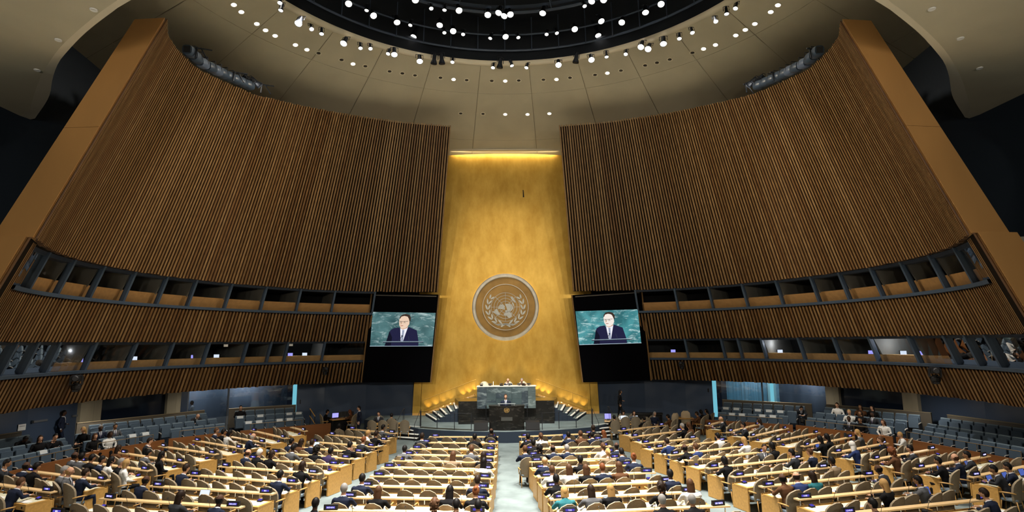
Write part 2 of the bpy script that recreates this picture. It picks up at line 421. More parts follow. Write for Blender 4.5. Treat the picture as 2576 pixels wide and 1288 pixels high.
back=[(p[0],-6.,ZS) for p in low]; backt=[(p[0],-6.,ZS+.9) for p in up]
m=MB(); m.grid([back,low]); m.grid([top,backt]); rc=struct(O('ceiling_rear',m,M_ceil))
m=MB(); m.grid([low,up]); m.grid([up,top]); O('edge_bevel',m,M_ceilrim,rc)
# small flush fittings in the rear ceiling
for s_,pts in ((-1,[(236,24),(147,100),(94,176)]),(1,[(2344,22),(2416,96),(2464,171)])):
    for px,py in pts:
        p=atz(px,py,ZS-.01); m=MB(); m.lathe([(.0,-.02),(.09,-.03),(.10,0)],12,cap=False); O('flush_fitting',m,M_white,rc,loc=p)
# outer walls
m=MB(); m.add([(-19.2,2,8.7),(-19.2,42,8.7),(-19.2,42,21),(-19.2,2,21)],[(0,1,2,3)])
struct(O('wall_left',m,M_darkwall))
m=MB(); m.add([(19.2,2,8.7),(19.2,42,8.7),(19.2,42,21),(19.2,2,21)],[(3,2,1,0)])
struct(O('wall_right',m,M_darkwall))
m=MB(); m.add([(-25,-6,0),(25,-6,0),(25,-6,14.4),(-25,-6,14.4)],[(3,2,1,0)]); struct(O('wall_rear',m,mat('rear_wall',(.25,.2,.13),.8)))
for s in (-1,1):
    m=MB(); m.add([(s*25,-6,0),(s*25,19,0),(s*25,19,14.4),(s*25,-6,14.4)],[(0,1,2,3)]); m.add([(s*25,19,2.9),(s*19.2,19,2.9),(s*19.2,19,14.4),(s*25,19,14.4)],[(0,1,2,3)])
    struct(O('wall_gallery_'+SIDE[s],m,M_darkwall))
# floor
m=MB(); m.add([(-28,-6,0),(28,-6,0),(28,46,0),(-28,46,0)],[(0,1,2,3)]); struct(O('floor',m,M_carpet))

# ------------------------------------------------------------------ gold wall
def gold_material():
    m=bpy.data.materials.new('gold_leaf'); m.use_nodes=True; nt=m.node_tree; b=nt.nodes['Principled BSDF']
    tc=nt.nodes.new('ShaderNodeTexCoord'); mp=nt.nodes.new('ShaderNodeMapping'); mp.inputs['Scale'].default_value=(1.1,1,.55)
    n=nt.nodes.new('ShaderNodeTexNoise'); n.inputs['Scale'].default_value=1.2; n.inputs['Detail'].default_value=7; n.inputs['Roughness'].default_value=.62
    r=nt.nodes.new('ShaderNodeValToRGB'); r.color_ramp.elements[0].position=.3; r.color_ramp.elements[0].color=(.50,.29,.045,1)
    r.color_ramp.elements[1].position=.72; r.color_ramp.elements[1].color=(.72,.46,.10,1)
    nt.links.new(tc.outputs['Object'],mp.inputs[0]); nt.links.new(mp.outputs[0],n.inputs['Vector']); nt.links.new(n.outputs['Fac'],r.inputs[0]); nt.links.new(r.outputs[0],b.inputs['Base Color'])
    b.inputs['Metallic'].default_value=.7; b.inputs['Roughness'].default_value=.38
    n2=nt.nodes.new('ShaderNodeTexNoise'); n2.inputs['Scale'].default_value=18; n2.inputs['Detail'].default_value=3
    mp2=nt.nodes.new('ShaderNodeMapping'); mp2.inputs['Scale'].default_value=(1,1,.25); nt.links.new(tc.outputs['Object'],mp2.inputs[0]); nt.links.new(mp2.outputs[0],n2.inputs['Vector'])
    bp=nt.nodes.new('ShaderNodeBump'); bp.inputs['Strength'].default_value=.12; bp.inputs['Distance'].default_value=.02
    nt.links.new(n2.outputs['Fac'],bp.inputs['Height']); nt.links.new(bp.outputs[0],b.inputs['Normal'])
    return m
M_gold=gold_material()
GY0,GY1,GZ=39.25,38.25,18.42
def goldy(z): return GY0+(GY1-GY0)*(z-.6)/(GZ-.6)
m=MB()
def goldslab(x0b,x1b,x0t,x1t,z0,z1,dy=0):
    return [(x0b,goldy(z0)+dy,z0),(x1b,goldy(z0)+dy,z0),(x1b,goldy(z0)+.3,z0),(x0b,goldy(z0)+.3,z0)],[(x0t,goldy(z1)+dy,z1),(x1t,goldy(z1)+dy,z1),(x1t,goldy(z1)+.3,z1),(x0t,goldy(z1)+.3,z1)]
m.hexa(*goldslab(-5.75,5.75,-4.9,4.9,0,GZ+.6)); gw=struct(O('wall_gold',m,M_gold))
for s in (-1,1):
    a,b=sorted((s*5.78,s*6.3)); c,d=sorted((s*4.92,s*5.4))
    m=MB(); m.hexa(*goldslab(a,b,c,d,0,GZ)); O('panel',m,M_gold,gw)
m=MB(); m.box((0,goldy(.7)-.02,.66),(12.5,.06,.14)); O('baseboard',m,M_wood,gw)
# cove at the head of the gold wall
m=MB(); m.box((0,GY1-.4,GZ+.12),(9.6,.4,.05)); m.box((0,GY1-.6,GZ+.08),(9.6,.04,.09)); O('cove',m,M_ceilrim,gw)
L=bpy.data.lights.new('cove_light','AREA'); L.shape='RECTANGLE'; L.size=7.4; L.size_y=.12; L.energy=95; L.color=(1,.8,.45)
o=link('cove_light',L,loc=(0,GY1-.45,GZ+.03)); o.rotation_euler=(math.radians(20),0,0)
m=MB(); m.tube([aty(1316,478,38.4),aty(1317,496,38.4)],[.03,.05],6); tag(O('wall_fitting',m,M_dark),'tiny dark fitting on the gold wall high above the emblem','fitting')

for x in (-1.6,0,1.6): spot((x,37.7,1.9),(x*1.2,39.0,4.9),105,52,(1,.80,.45),.5,.15,'wall_wash_light')
# ------------------------------------------------------------------ lower outer walls, behind the side seats
LOWP=[Vector(cone(p,Z_LOW0)[:2]) for p in TIER]
LOWN=normals(LOWP)
if LOWN[NT//2].x>0: LOWN=[-n for n in LOWN]
WALLP=[p+n*3.6 for p,n in zip(LOWP,LOWN)]
def wpt(px,s):
    """point of the outer wall line seen in picture column px"""
    f=lambda v: proj((v.x*-s,v.y,1.8))[0]
    return min(WALLP,key=lambda v:abs(f(v)-px))
def wpanel(m,a,b,z0,z1,s,th=.1):
    d=(b-a); 
    if d.length<1e-4: return
    n=Vector((d.y,-d.x)).normalized(); 
    if n.x>0: n=-n
    q=lambda z:[(a.x*-s,a.y,z),(b.x*-s,b.y,z),((b+n*th).x*-s,(b+n*th).y,z),((a+n*th).x*-s,(a+n*th).y,z)]
    m.hexa(q(z0),q(z1))
def curve_between(a,b):
    ia=min(range(NT),key=lambda i:(WALLP[i]-a).length); ib=min(range(NT),key=lambda i:(WALLP[i]-b).length)
    if ia>ib: ia,ib=ib,ia
    n=max(1,(ib-ia)//8); return [WALLP[ia+(ib-ia)*k//n] for k in range(n+1)]
M_column=mat('column_beige',(.48,.42,.30),.6,noise=((2,2,.4),.12,3))
M_lobby=mat('lobby_grey',(.30,.34,.39),.7,noise=((.7,.7,.1),.5,2))
M_lobbyL=mat('lobby_curtain',(.20,.36,.42),.7,noise=((14,14,.05),.55,1),emit=.22,ecol=(.25,.62,.75))  # faint cyan glow put into the curtain for the daylight behind it
M_day=emat('daylight_window',(.16,.50,.62),1.0)
M_gl=glass('lobby_glass',(.66,.72,.8),.07,.03)
M_glnavy=mat('navy_glass',(.014,.022,.042),.10,spec=.6)
M_steel=mat('mullion_steel',(.22,.24,.27),.4,metal=.6)
SECT={-1:[(-60,198,'navy'),(198,246,'col'),(246,414,'nglass'),(414,445,'col'),(445,470,'navy'),(470,566,'lobby'),(566,733,'lobby2'),(733,747,'day')],
       1:[(1793,1800,'day'),(1800,1925,'curt'),(1925,1935,'lobby'),(1935,1948,'day'),(1948,2082,'lobby'),(2082,2114,'col'),(2114,2284,'nglass'),(2284,2322,'col'),(2322,2640,'navy')]}
for s in (-1,1):
    root=struct(link('wall_outer_'+SIDE[s],None))
    for x0,x1,kind in SECT[s]:
        P=curve_between(wpt(x0,s),wpt(x1,s))
        for a,b in zip(P,P[1:]):
            m=MB()
            if kind=='navy': wpanel(m,a,b,0,3.0,s); O('panel',m,M_navy,root)
            elif kind=='nglass': wpanel(m,a,b,0,3.0,s); O('glass_panel',m,M_glnavy,root)
            elif kind=='day':
                k_=.32 if (s>0 and x0>1900) else .9
                wpanel(m,a.lerp(b,.5-k_/2),a.lerp(b,.5+k_/2),.2,3.0,s); O('daylight_pane',m,M_day,root)
            elif kind in('lobby','lobby2','curt'):
                wpanel(m,a,b,.9,3.0,s,.03); O('pane',m,M_gl,root)
                m=MB(); wpanel(m,a,a.lerp(b,.03),0,3.0,s,.09); O('mullion',m,M_steel,root)
            if kind=='nglass':
                m=MB(); wpanel(m,a-(b-a)*.004,a+(b-a)*.012,0,3.0,s,-.02); O('mullion',m,M_steel,root)
        if kind=='col':
            a,b=wpt(x0,s),wpt(x1,s); m=MB()
            n=Vector((b.y-a.y,-(b.x-a.x))).normalized(); n=n if n.x>0 else -n
            a2,b2=a+n*.25,b+n*.25; wpanel(m,a2,a2.lerp(b2,.62),0,3.0,s,.8); O('column',m,M_column,root)
            m=MB(); wpanel(m,a2.lerp(b2,.63),b2,0,3.0,s,.8); O('column',m,M_column,root)
        if kind in ('lobby','lobby2','curt','day'):
            a,b=wpt(x0,s),wpt(x1,s); d=(b-a); n=Vector((d.y,-d.x)).normalized(); n=-n if n.x>0 else n
            a2=a+n*3.2-d*.15; b2=b+n*3.2+d*.15; m=MB(); wpanel(m,a2,b2,0,3.4,s); O('lobby_wall',m,M_lobbyL if kind=='curt' else M_lobby,root)
    # flat navy wall next to the gold one
    a=wpt(747 if s<0 else 1793,s); c=Vector((-6.28,39.75)); m=MB()
    P=[a,a.lerp(c,.25)+Vector((-.15,.25)),a.lerp(c,.6)+Vector((-.1,.3)),c]
    for p,q in zip(P,P[1:]): wpanel(m,p,q,0,3.2,s)
    O('panel',m,M_navy,root)
    # rooms over/behind: close the slot above the navy wall
    m=MB(); wpanel(m,Vector((-13.5,40.6)),Vector((-5.2,40.6)),0,20,s); struct(O('wall_backdrop_'+SIDE[s],m,M_black))
    # soft lights under the booths, over the side seats
    for k,i in enumerate((int(NT*.12),int(NT*.38),int(NT*.62))):
        p=LOWP[i]+LOWN[i]*1.0
        L=bpy.data.lights.new('soffit_light','AREA'); L.shape='DISK'; L.size=.5; L.energy=55; L.color=(1,.92,.8)
        link('soffit_light',L,loc=(p.x*-s,p.y,2.8))
    for px in ((520,650) if s<0 else (1870,2010)):
        v=wpt(px,s); i=WALLP.index(v); q=v+LOWN[i]*1.6
        L=bpy.data.lights.new('lobby_fill','AREA'); L.shape='DISK'; L.size=.8; L.energy=70; L.color=(.86,.94,1)  # unseen light added to brighten the lobby behind the glass
        link('lobby_fill',L,loc=(q.x*-s,q.y,3.2))
# ================================================================== the dais and rostrum
ZD=.6
de=[(-4.98,33.3),(-3.65,32.6),(-2.48,32.2),(-1.3,31.95),(0,31.8),(1.3,31.95),(2.48,32.2),(3.65,32.6),(4.98,33.3)]
poly=[(-9.0,39.3),(-9.0,37.4),(-7.2,36.0),(-5.95,34.75),(-5.95,34.5)]+de+[(5.95,34.5),(5.95,34.75),(7.2,36.0),(9.0,37.4),(9.0,39.3)]
m=MB(); m.prism(poly,0,ZD-.02); dais=struct(O('floor_dais',m,M_carpet2))
m=MB(); m.prism([(x*.9975,32+(y-32)*.9995+.02) for x,y in poly],ZD-.02,ZD); O('carpet',m,M_carpet,dais)
M_nose=mat('step_nosing',(.85,.85,.80),.5)
M_tread=mat('step_carpet',(.10,.13,.13),.9)
for s in (-1,1):
    st=struct(link('floor_stairs_'+SIDE[s],None))
    for k in range(4):                     # steps down to the hall floor
        z=ZD-.15*k; a=Vector((-6.0-.07*k,34.5-.36*k)); b=Vector((-4.98,33.92-.36*k)); d=(b-a); n=Vector((d.y,-d.x)).normalized(); n=n if n.y<0 else -n
        q=lambda z_,o0,o1:[((a+n*o0).x*-s,(a+n*o0).y,z_),((b+n*o0).x*-s,(b+n*o0).y,z_),((b+n*o1).x*-s,(b+n*o1).y,z_),((a+n*o1).x*-s,(a+n*o1).y,z_)]
        m=MB(); m.hexa(q(0 if k<3 else 0,-.36,0),q(z-.01,-.36,0)); O('tread',m,M_black,st)
        m=MB(); m.hexa(q(z-.045,-.12,.012),q(z+.006,-.12,.012)); O('nosing',m,M_nose,st)
    for k in range(7):                     # steps up to the presiding desk, along the gold wall
        z=ZD+.165*(k+1); B=Vector((-5.35+.46*k,38.95)); Fp=Vector((-4.32+.30*k,35.75)); B2=B+Vector((.52,0)); F2=Fp+Vector((.34,.05))
        if k==6: B2=Vector((-1.2,38.95)); F2=Vector((-1.2,35.75))
        q=lambda z_,p,r:[(p[0].x*-s,p[0].y,z_),(p[1].x*-s,p[1].y,z_),(r[1].x*-s,r[1].y,z_),(r[0].x*-s,r[0].y,z_)]
        m=MB(); m.hexa(q(ZD,(B,Fp),(B2,F2)),q(z-.012,(B,Fp),(B2,F2))); O('tread',m,M_carpet2,st)
        t=Vector((.13,.0)); m=MB(); m.hexa(q(z-.03,(B,Fp),(B+t,Fp+t)),q(z+.004,(B,Fp),(B+t,Fp+t))); O('nosing',m,M_nose,st)
        m=MB(); m.hexa(q(z-.012,(B+t,Fp+t),(B2,F2)),q(z-.002,(B+t,Fp+t),(B2,F2))); O('step_carpet',m,M_tread,st)
    # wooden stringer and gilded handrail on the gold wall
    m=MB(); p0=(-5.5*-s,38.98,.72); p1=(-2.0*-s,38.98,1.98); m.hexa([(p0[0],38.93,p0[2]-.1),(p1[0],38.93,p1[2]-.1),(p1[0],39.0,p1[2]-.1),(p0[0],39.0,p0[2]-.1)],[(p0[0],38.93,p0[2]+.03),(p1[0],38.93,p1[2]+.03),(p1[0],39.0,p1[2]+.03),(p0[0],39.0,p0[2]+.03)]); O('stringer',m,M_wood,st)
    rl=thing('stair_handrail','thin gilded handrail climbing the gold wall on the %s of the marble desk'%SIDE[s],'handrail',(0,0,0))
    M_rail=mat('gilded_rail',(.55,.33,.07),.4,metal=.5)
    a=Vector((5.45*s,38.6,.72)); b=Vector((2.0*s,38.6,2.0)); m=MB(); m.tube([a+Vector((0,0,.92)),b+Vector((0,0,.95))],.022,6); O('rail',m,M_rail,rl)
    for t in (0,.3,.62,1): 
        p=a.lerp(b,t); m=MB(); m.tube([p,p+Vector((0,0,.93))],.014,5); O('post',m,M_rail,rl)
    # small uplights washing the gold wall
    for k,(zx,zy) in enumerate(((345,640),(435,610),(525,580),(610,550),(755,480),(825,455),(893,432))):
        p=aty(1000+zx/4.6,900+zy/4.6,38.85); 
        if s>0: p=Vector((-p.x,p.y,p.z))
        p.z=max(p.z,ZD+.165*(int((5.35-abs(p.x))/.46)+1)+.05) if abs(p.x)<5.35 else p.z
        L=bpy.data.lights.new('stair_uplight','SPOT'); L.energy=60; L.spot_size=math.radians(72); L.spot_blend=.9; L.color=(1,.72,.32); L.shadow_soft_size=.03
        o=link('stair_uplight',L,loc=(p.x,38.90,p.z+.04)); o.rotation_euler=Vector((0,.3,1)).to_track_quat('-Z','Y').to_euler()
        m=MB(); m.lathe([(.03,-.03),(.03,.02)],8); O('uplight',m,M_rail,st,loc=(p.x,38.90,p.z))

def marble(name,c0,c1,vein,scale=1.2,rough=.25):
    m=bpy.data.materials.new(name); m.use_nodes=True; nt=m.node_tree; b=nt.nodes['Principled BSDF']; b.inputs['Roughness'].default_value=rough
    tc=nt.nodes.new('ShaderNodeTexCoord'); n=nt.nodes.new('ShaderNodeTexNoise'); n.inputs['Scale'].default_value=scale; n.inputs['Detail'].default_value=6; n.inputs['Distortion'].default_value=1.2
    nt.links.new(tc.outputs['Object'],n.inputs['Vector'])
    r=nt.nodes.new('ShaderNodeValToRGB'); r.color_ramp.elements[0].position=.35; r.color_ramp.elements[0].color=(*c0,1); r.color_ramp.elements[1].position=.65; r.color_ramp.elements[1].color=(*c1,1)
    nt.links.new(n.outputs['Fac'],r.inputs[0])
    mp=nt.nodes.new('ShaderNodeMapping'); mp.inputs['Scale'].default_value=(1.0,1.0,2.6); mp.inputs['Rotation'].default_value=(0,.6,0); nt.links.new(tc.outputs['Object'],mp.inputs[0])
    n2=nt.nodes.new('ShaderNodeTexNoise'); n2.inputs['Scale'].default_value=scale*1.9; n2.inputs['Detail'].default_value=9; n2.inputs['Roughness'].default_value=.68; n2.inputs['Distortion'].default_value=.6
    nt.links.new(mp.outputs[0],n2.inputs['Vector'])
    r2=nt.nodes.new('ShaderNodeValToRGB'); e=r2.color_ramp.elements; e[0].position=.52; e[0].color=(0,0,0,1); e[1].position=.72; e[1].color=(1,1,1,1)
    nt.links.new(n2.outputs['Fac'],r2.inputs[0])
    mx=nt.nodes.new('ShaderNodeMix'); mx.data_type='RGBA'; mx.inputs['B'].default_value=(*vein,1)
    nt.links.new(r2.outputs[0],mx.inputs['Factor']); nt.links.new(r.outputs[0],mx.inputs['A']); nt.links.new(mx.outputs['Result'],b.inputs['Base Color'])
    return m
M_greens=[marble('green_marble_%d'%i,c0,c1,(.26,.32,.32),.5+.12*i,.3) for i,(c0,c1) in enumerate((((.032,.05,.056),(.06,.09,.095)),((.05,.072,.074),(.09,.12,.118)),((.02,.032,.043),(.042,.062,.075))))]
M_blackm=marble('black_marble',(.005,.005,.005),(.010,.010,.009),(.035,.032,.027),1.3,.25)
# presiding desk: black block, hung green marble front of separate slabs, pale top
pd=thing('presiding_desk','high green marble desk of the presiding table above the speaker','desk',(0,36,ZD))
m=MB(); m.hexa([(-2.9,-.6,0),(2.9,-.6,0),(3.3,1.6,0),(-3.3,1.6,0)],[(-2.9,-.6,1.26),(2.9,-.6,1.26),(3.3,1.6,1.26),(-3.3,1.6,1.26)]); O('plinth',m,M_blackm,pd)
m=MB(); m.box((0,-.88,1.5),(3.44,.12,1.2)); m.box((0,-.5,1.9),(3.4,.8,.35)); O('carcass',m,M_black,pd)
cols=[-1.76,-1.18,-.62,-.05,.33,.92,1.3,1.76]; rws=[.86,1.12,1.46,1.80,2.13]
rr=random.Random(5)
for i in range(len(cols)-1):
    zz=[rws[0]]+[z+rr.uniform(-.1,.1) for z in rws[1:-1]]+[rws[-1]]
    if i in (0,6): zz=[zz[0],zz[2],zz[4]]
    for z0,z1 in zip(zz,zz[1:]):
        m=MB(); m.box(((cols[i]+cols[i+1])/2,-.97,(z0+z1)/2),(cols[i+1]-cols[i]-.006,.06,z1-z0-.006)); O('slab',m,rr.choice(M_greens),pd)
m=MB(); m.box((0,-.6,2.15),(3.56,.85,.035)); O('desk_top',m,mat('pale_top',(.75,.72,.62),.35),pd)
# speaker's rostrum
rs=thing('rostrum',"black marble speaker's rostrum with a round gold emblem on the curved front",'rostrum',(0,32.45,ZD))
arc=[(-.97,.45),(-.97,.0)]+[(-.97+1.94*k/10,-.10-.24*math.sin(PI*k/10)) for k in range(11)]+[(.97,0),(.97,.45)]
m=MB(); m.prism(arc,0,1.26); O('body',m,M_blackm,rs)
m=MB(); m.prism([(x*1.03,y*1.06) for x,y in arc],1.26,1.31); O('top_slab',m,M_blackm,rs)
m=MB(); m.box((0,.02,1.40),(.98,.05,.03)); m.box((-.42,.04,1.35),(.03,.03,.1)); m.box((.42,.04,1.35),(.03,.03,.1)); O('reading_ledge',m,mat('ledge_grey',(.35,.38,.38),.3),rs)
m=MB(); m.box((0,-.345,.62),(.62,.03,.19)); O('plaque',m,mat('plaque',(.045,.045,.04),.5),rs)
for sx in (-.12,.14):
    m=MB(); m.tube([(sx,.1,1.3),(sx*.9,.12,1.5),(sx*.6,.25,1.62)],.008,5); O('microphone_stem',m,M_dark,rs)
    m=MB(); m.lathe([(.0,-.02),(.018,0),(.018,.03),(0,.04)],6,M=Matrix.Translation((sx*.6,.25,1.62))); O('microphone_head',m,M_black,rs)
for s in (-1,1):
    t=thing('monitor_box','low black monitor box on the dais at the %s foot of the rostrum'%SIDE[s],'box',(1.42*s,32.36,ZD))
    m=MB(); m.hexa([(-.38,-.28,0),(.38,-.28,0),(.38,.3,0),(-.38,.3,0)],[(-.38,-.2,.43),(.38,-.2,.43),(.38,.3,.47),(-.38,.3,.47)]); O('cabinet',m,M_black,t)
    m=MB(); m.hexa([(-.33,-.285,.05),(.33,-.285,.05),(.33,-.275,.05),(-.33,-.275,.05)],[(-.33,-.222,.38),(.33,-.222,.38),(.33,-.2,.38),(-.33,-.2,.38)]); O('grille',m,M_black,t)
    t=thing('microphone_stand','slim black microphone stand beside the %s edge of the rostrum'%SIDE[s],'stand',(1.16*s,32.95,ZD))
    m=MB(); m.lathe([(.13,0),(.13,.02),(.02,.03)],10); O('base',m,M_black,t)
    m=MB(); m.tube([(0,0,.02),(0,0,1.1)],.018,6); O('pole',m,M_black,t)
    m=MB(); m.lathe([(.012,1.1),(.035,1.15),(.035,1.22),(.01,1.26)],8); O('head',m,M_black,t)
    # plates of black marble low beside the plinth
    t=thing('marble_step','low black marble step at the %s of the presiding desk'%SIDE[s],'step',(2.0*s,35.05,ZD))
    m=MB(); m.box((0,0,.06),(1.7,.5,.12)); O('slab',m,M_blackm,t); m=MB(); m.box((0,.1,.15),(1.66,.3,.06)); O('upper_slab',m,M_blackm,t)
    # dais balustrade of black posts
    bl=thing('balustrade','black post balustrade along the %s front of the dais'%SIDE[s],'balustrade',(0,0,ZD))
    pts=[(4.9,33.5),(3.9,32.95),(2.9,32.6),(1.95,32.35)]
    for x,y in pts: m=MB(); m.tube([(x*s,y,0),(x*s,y,.92)],.022,6); O('post',m,M_dark,bl)
    m=MB(); m.tube([(x*s,y,.9) for x,y in pts],.012,5); O('rail',m,M_dark,bl)
    for (x0,y0),(x1,y1) in zip(pts,pts[1:]):
        m=MB(); m.add([(x0*s,y0,.1),(x1*s,y1,.1),(x1*s,y1,.86),(x0*s,y0,.86)],[(0,1,2,3)]); O('glass_infill',m,glass('clear_glass',(.93,.96,.96),.02,.01,1.15),bl)
    # stair rails
    for k,(xa,ya,nm) in enumerate(((-5.0,33.9,'inner'),(-6.1,34.6,'outer'))):
        h=thing('stair_rail','black steel handrail on the %s edge of the %s dais steps'%(nm,SIDE[s]),'handrail',(0,0,0))
        A=Vector((xa*-s,ya,ZD)); Bp=Vector((xa*-s*1.02,ya-1.35,0))
        m=MB(); m.tube([A+Vector((0,.55,.9)),A+Vector((0,.1,.92)),Bp+Vector((0,0,.92))],.015,6); O('rail',m,M_dark,h)
        m=MB(); m.tube([A+Vector((0,.5,0)),A+Vector((0,.5,.9))],.014,6); O('post',m,M_dark,h)
        m=MB(); m.tube([A+Vector((0,.1,0)),A+Vector((0,.1,.92))],.014,6); O('post',m,M_dark,h)
        m=MB(); m.tube([Bp,Bp+Vector((0,0,.92))],.014,6); O('post',m,M_dark,h)

# ------------------------------------------------------------------ the emblem
KS=2.27/497
M_ring=mat('seal_ring',(.62,.59,.52),.4,metal=.3,noise=(2.5,.15,3))
M_bronze=mat('seal_bronze',(.34,.20,.055),.42,metal=.4,noise=(1.5,.2,4))
M_silver=mat('seal_silver',(.66,.69,.68),.4,noise=(2,.08,2))
M_emb=mat('emblem_gold',(.45,.27,.08),.4,metal=.5)
def emblem_parts(root,k,mt,full=True,th=.02):
    """crop pixel units about (823,668); drawn in local xz, facing -y"""
    def XY(x,y): return ((x-823)*k,-(y-668)*k)
    def plate(name,polys,y0=-th):
        m=MB()
        for p in polys: m.extr([XY(*q) for q in p],lambda u,v,w:(u,w,v),0,y0)
        return O(name,m,mt,root)
    def ring(R,w,n=64):
        m=MB(); rows=[]
        for rr_,yy in ((R-w,0),(R-w,-th),(R+w,-th),(R+w,0)): rows.append([(rr_*k*math.cos(2*PI*j/n),yy,rr_*k*math.sin(2*PI*j/n)) for j in range(n)])
        m.grid(rows,closed=True); return m
    for R in ((213,170,128,86) if full else (213,128)): O('parallel',ring(R,2.6 if full else 7,48),mt,root)
    for a in range(0,180,45):
        if a==0 or full or a==90:
            for sg in (1,-1):
                c,s_=math.cos(math.radians(a))*sg,math.sin(math.radians(a))*sg; w=2.6 if full else 7
                q=[(823+c*43-s_*w,668-(s_*43+c*w)),(823+c*213-s_*w,668-(s_*213+c*w)),(823+c*213+s_*w,668-(s_*213-c*w)),(823+c*43+s_*w,668-(s_*43-c*w))]
                plate('meridian',[q])
    land={'south_america':[(625,735),(660,726),(682,690),(712,716),(725,750),(745,785),(700,790),(670,765),(645,750)],
     'north_america':[(715,662),(740,633),(775,628),(800,640),(815,660),(800,692),(770,700),(735,690),(712,705)],
     'asia':[(815,630),(845,618),(880,620),(915,628),(930,660),(940,690),(915,720),(880,742),(850,735),(845,700),(832,660)],
     'africa':[(795,765),(830,752),(880,740),(915,770),(915,810),(885,835),(855,820),(840,795),(800,788)],
     'europe':[(816,722),(846,712),(868,735),(840,752),(818,748)],
     'australia':[(895,515),(925,512),(950,545),(980,590),(965,605),(935,580),(910,550)],
     'islands':[(915,600),(935,610),(950,650),(938,655),(925,625)],'greenland':[(790,672),(815,682),(808,712),(790,700)]}
    for nme,p in land.items(): plate('land',[p])
    for sg in (-1,1):
        for j in range(7):
            a=math.radians(250-j*17.5); R=268-4*abs(j-3)
            for inner in (0,1):
                cx=math.cos(a)*(R+(-22 if inner else 18)); cy=math.sin(a)*(R+(-22 if inner else 18))
                ta=a-PI/2+(math.radians(-24) if inner else math.radians(20)); L=44 if j<6 else 36; w=13
                pts=[]
                for u,v in ((-1,0),(-.5,.8),(.1,1),(.6,.65),(1,0),(.6,-.65),(.1,-1),(-.5,-.8)):
                    dx=u*L*math.cos(ta)-v*w*math.sin(ta); dy=u*L*math.sin(ta)+v*w*math.cos(ta)
                    pts.append((823+sg*(cx+dx),668-(cy+dy)))
                plate('leaf',[pts])
        plate('stem',[[(823+sg*185,668+235),(823+sg*110,668+250),(823-sg*20,668+238),(823-sg*75,668+285),(823-sg*60,668+297),(823,668+262),(823+sg*110,668+275)]])
sc_=aty(1270.5,772,goldy(7.75)-.1)
seal=thing('wall_emblem','large round emblem of world map and olive branches on the gold wall','emblem',(0,goldy(7.75)-.03,7.75))
tilt=math.atan2(GY0-GY1,GZ-.6); seal.rotation_euler=(tilt,0,0)
def ringm(prof,n=72):
    m=MB(); m.grid([[(r*math.cos(2*PI*j/n),y,r*math.sin(2*PI*j/n)) for j in range(n)] for r,y in prof],closed=True); return m
O('outer_ring',ringm([(2.02,-.08),(2.27,-.08),(2.27,-.18),(2.2,-.22),(2.06,-.22),(2.02,-.18),(2.02,0)]),M_ring,seal)
O('disc',ringm([(2.03,-.03),(.01,-.03)]),M_bronze,seal)
O('inner_disc',ringm([(1.56,-.05),(1.56,-.16),(1.50,-.16),(1.50,-.12),(.01,-.12)]),M_bronze,seal)
O('inner_rim',ringm([(1.565,-.12),(1.565,-.20),(1.525,-.20),(1.525,-.12)]),M_ring,seal)
er=seal
_tmp=link('emblem_face',MB().box((0,0,0),(.02,.01,.02)).mesh('emblem_face',M_bronze),seal,(0,-.125,0)); emblem_parts(_tmp,KS,M_silver,True,.03)
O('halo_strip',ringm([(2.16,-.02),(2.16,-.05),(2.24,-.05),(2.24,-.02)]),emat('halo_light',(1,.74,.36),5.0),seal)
_r=link('emblem',MB().lathe([(.165,0),(.165,.01),(.001,.012)],24,M=Matrix.Rotation(PI/2,4,'X'),cap=False).mesh('emblem',M_blackm),rs,(0,-.345,1.10)); emblem_parts(_r,.00052,M_emb,False,.02)

# ------------------------------------------------------------------ video panels
def screen_mats():
    d={}
    d['bgL']=marble('screen_marble_left',(.02,.075,.085),(.07,.17,.18),(.42,.55,.55),.8)
    d['bgR']=marble('screen_marble_right',(.015,.12,.14),(.06,.28,.31),(.6,.8,.8),.8)
    for n in ('bgL','bgR'):
        nt=d[n].node_tree; b=nt.nodes['Principled BSDF']; src=b.inputs['Base Color'].links[0].from_socket
        nt.links.new(src,b.inputs['Emission Color']); b.inputs['Emission Strength'].default_value=1.15; b.inputs['Base Color'].links and nt.links.remove(b.inputs['Base Color'].links[0]); b.inputs['Base Color'].default_value=(.01,.01,.01,1)
    for n,c in (('suit',(.018,.018,.055)),('suit2',(.008,.008,.02)),('skinp',(.85,.62,.47)),('skinw',(.92,.83,.76)),('skins',(.62,.36,.24)),('hairp',(.05,.03,.022)),('shirt',(.88,.88,.95)),('tie',(.30,.34,.45)),('bar',(.03,.04,.06)),('line',(.6,.75,.85)),('dark',(.01,.01,.015)),('lip',(.5,.2,.16))): d[n]=emat('screen_'+n,c,1.0)
    return d
SM=screen_mats()
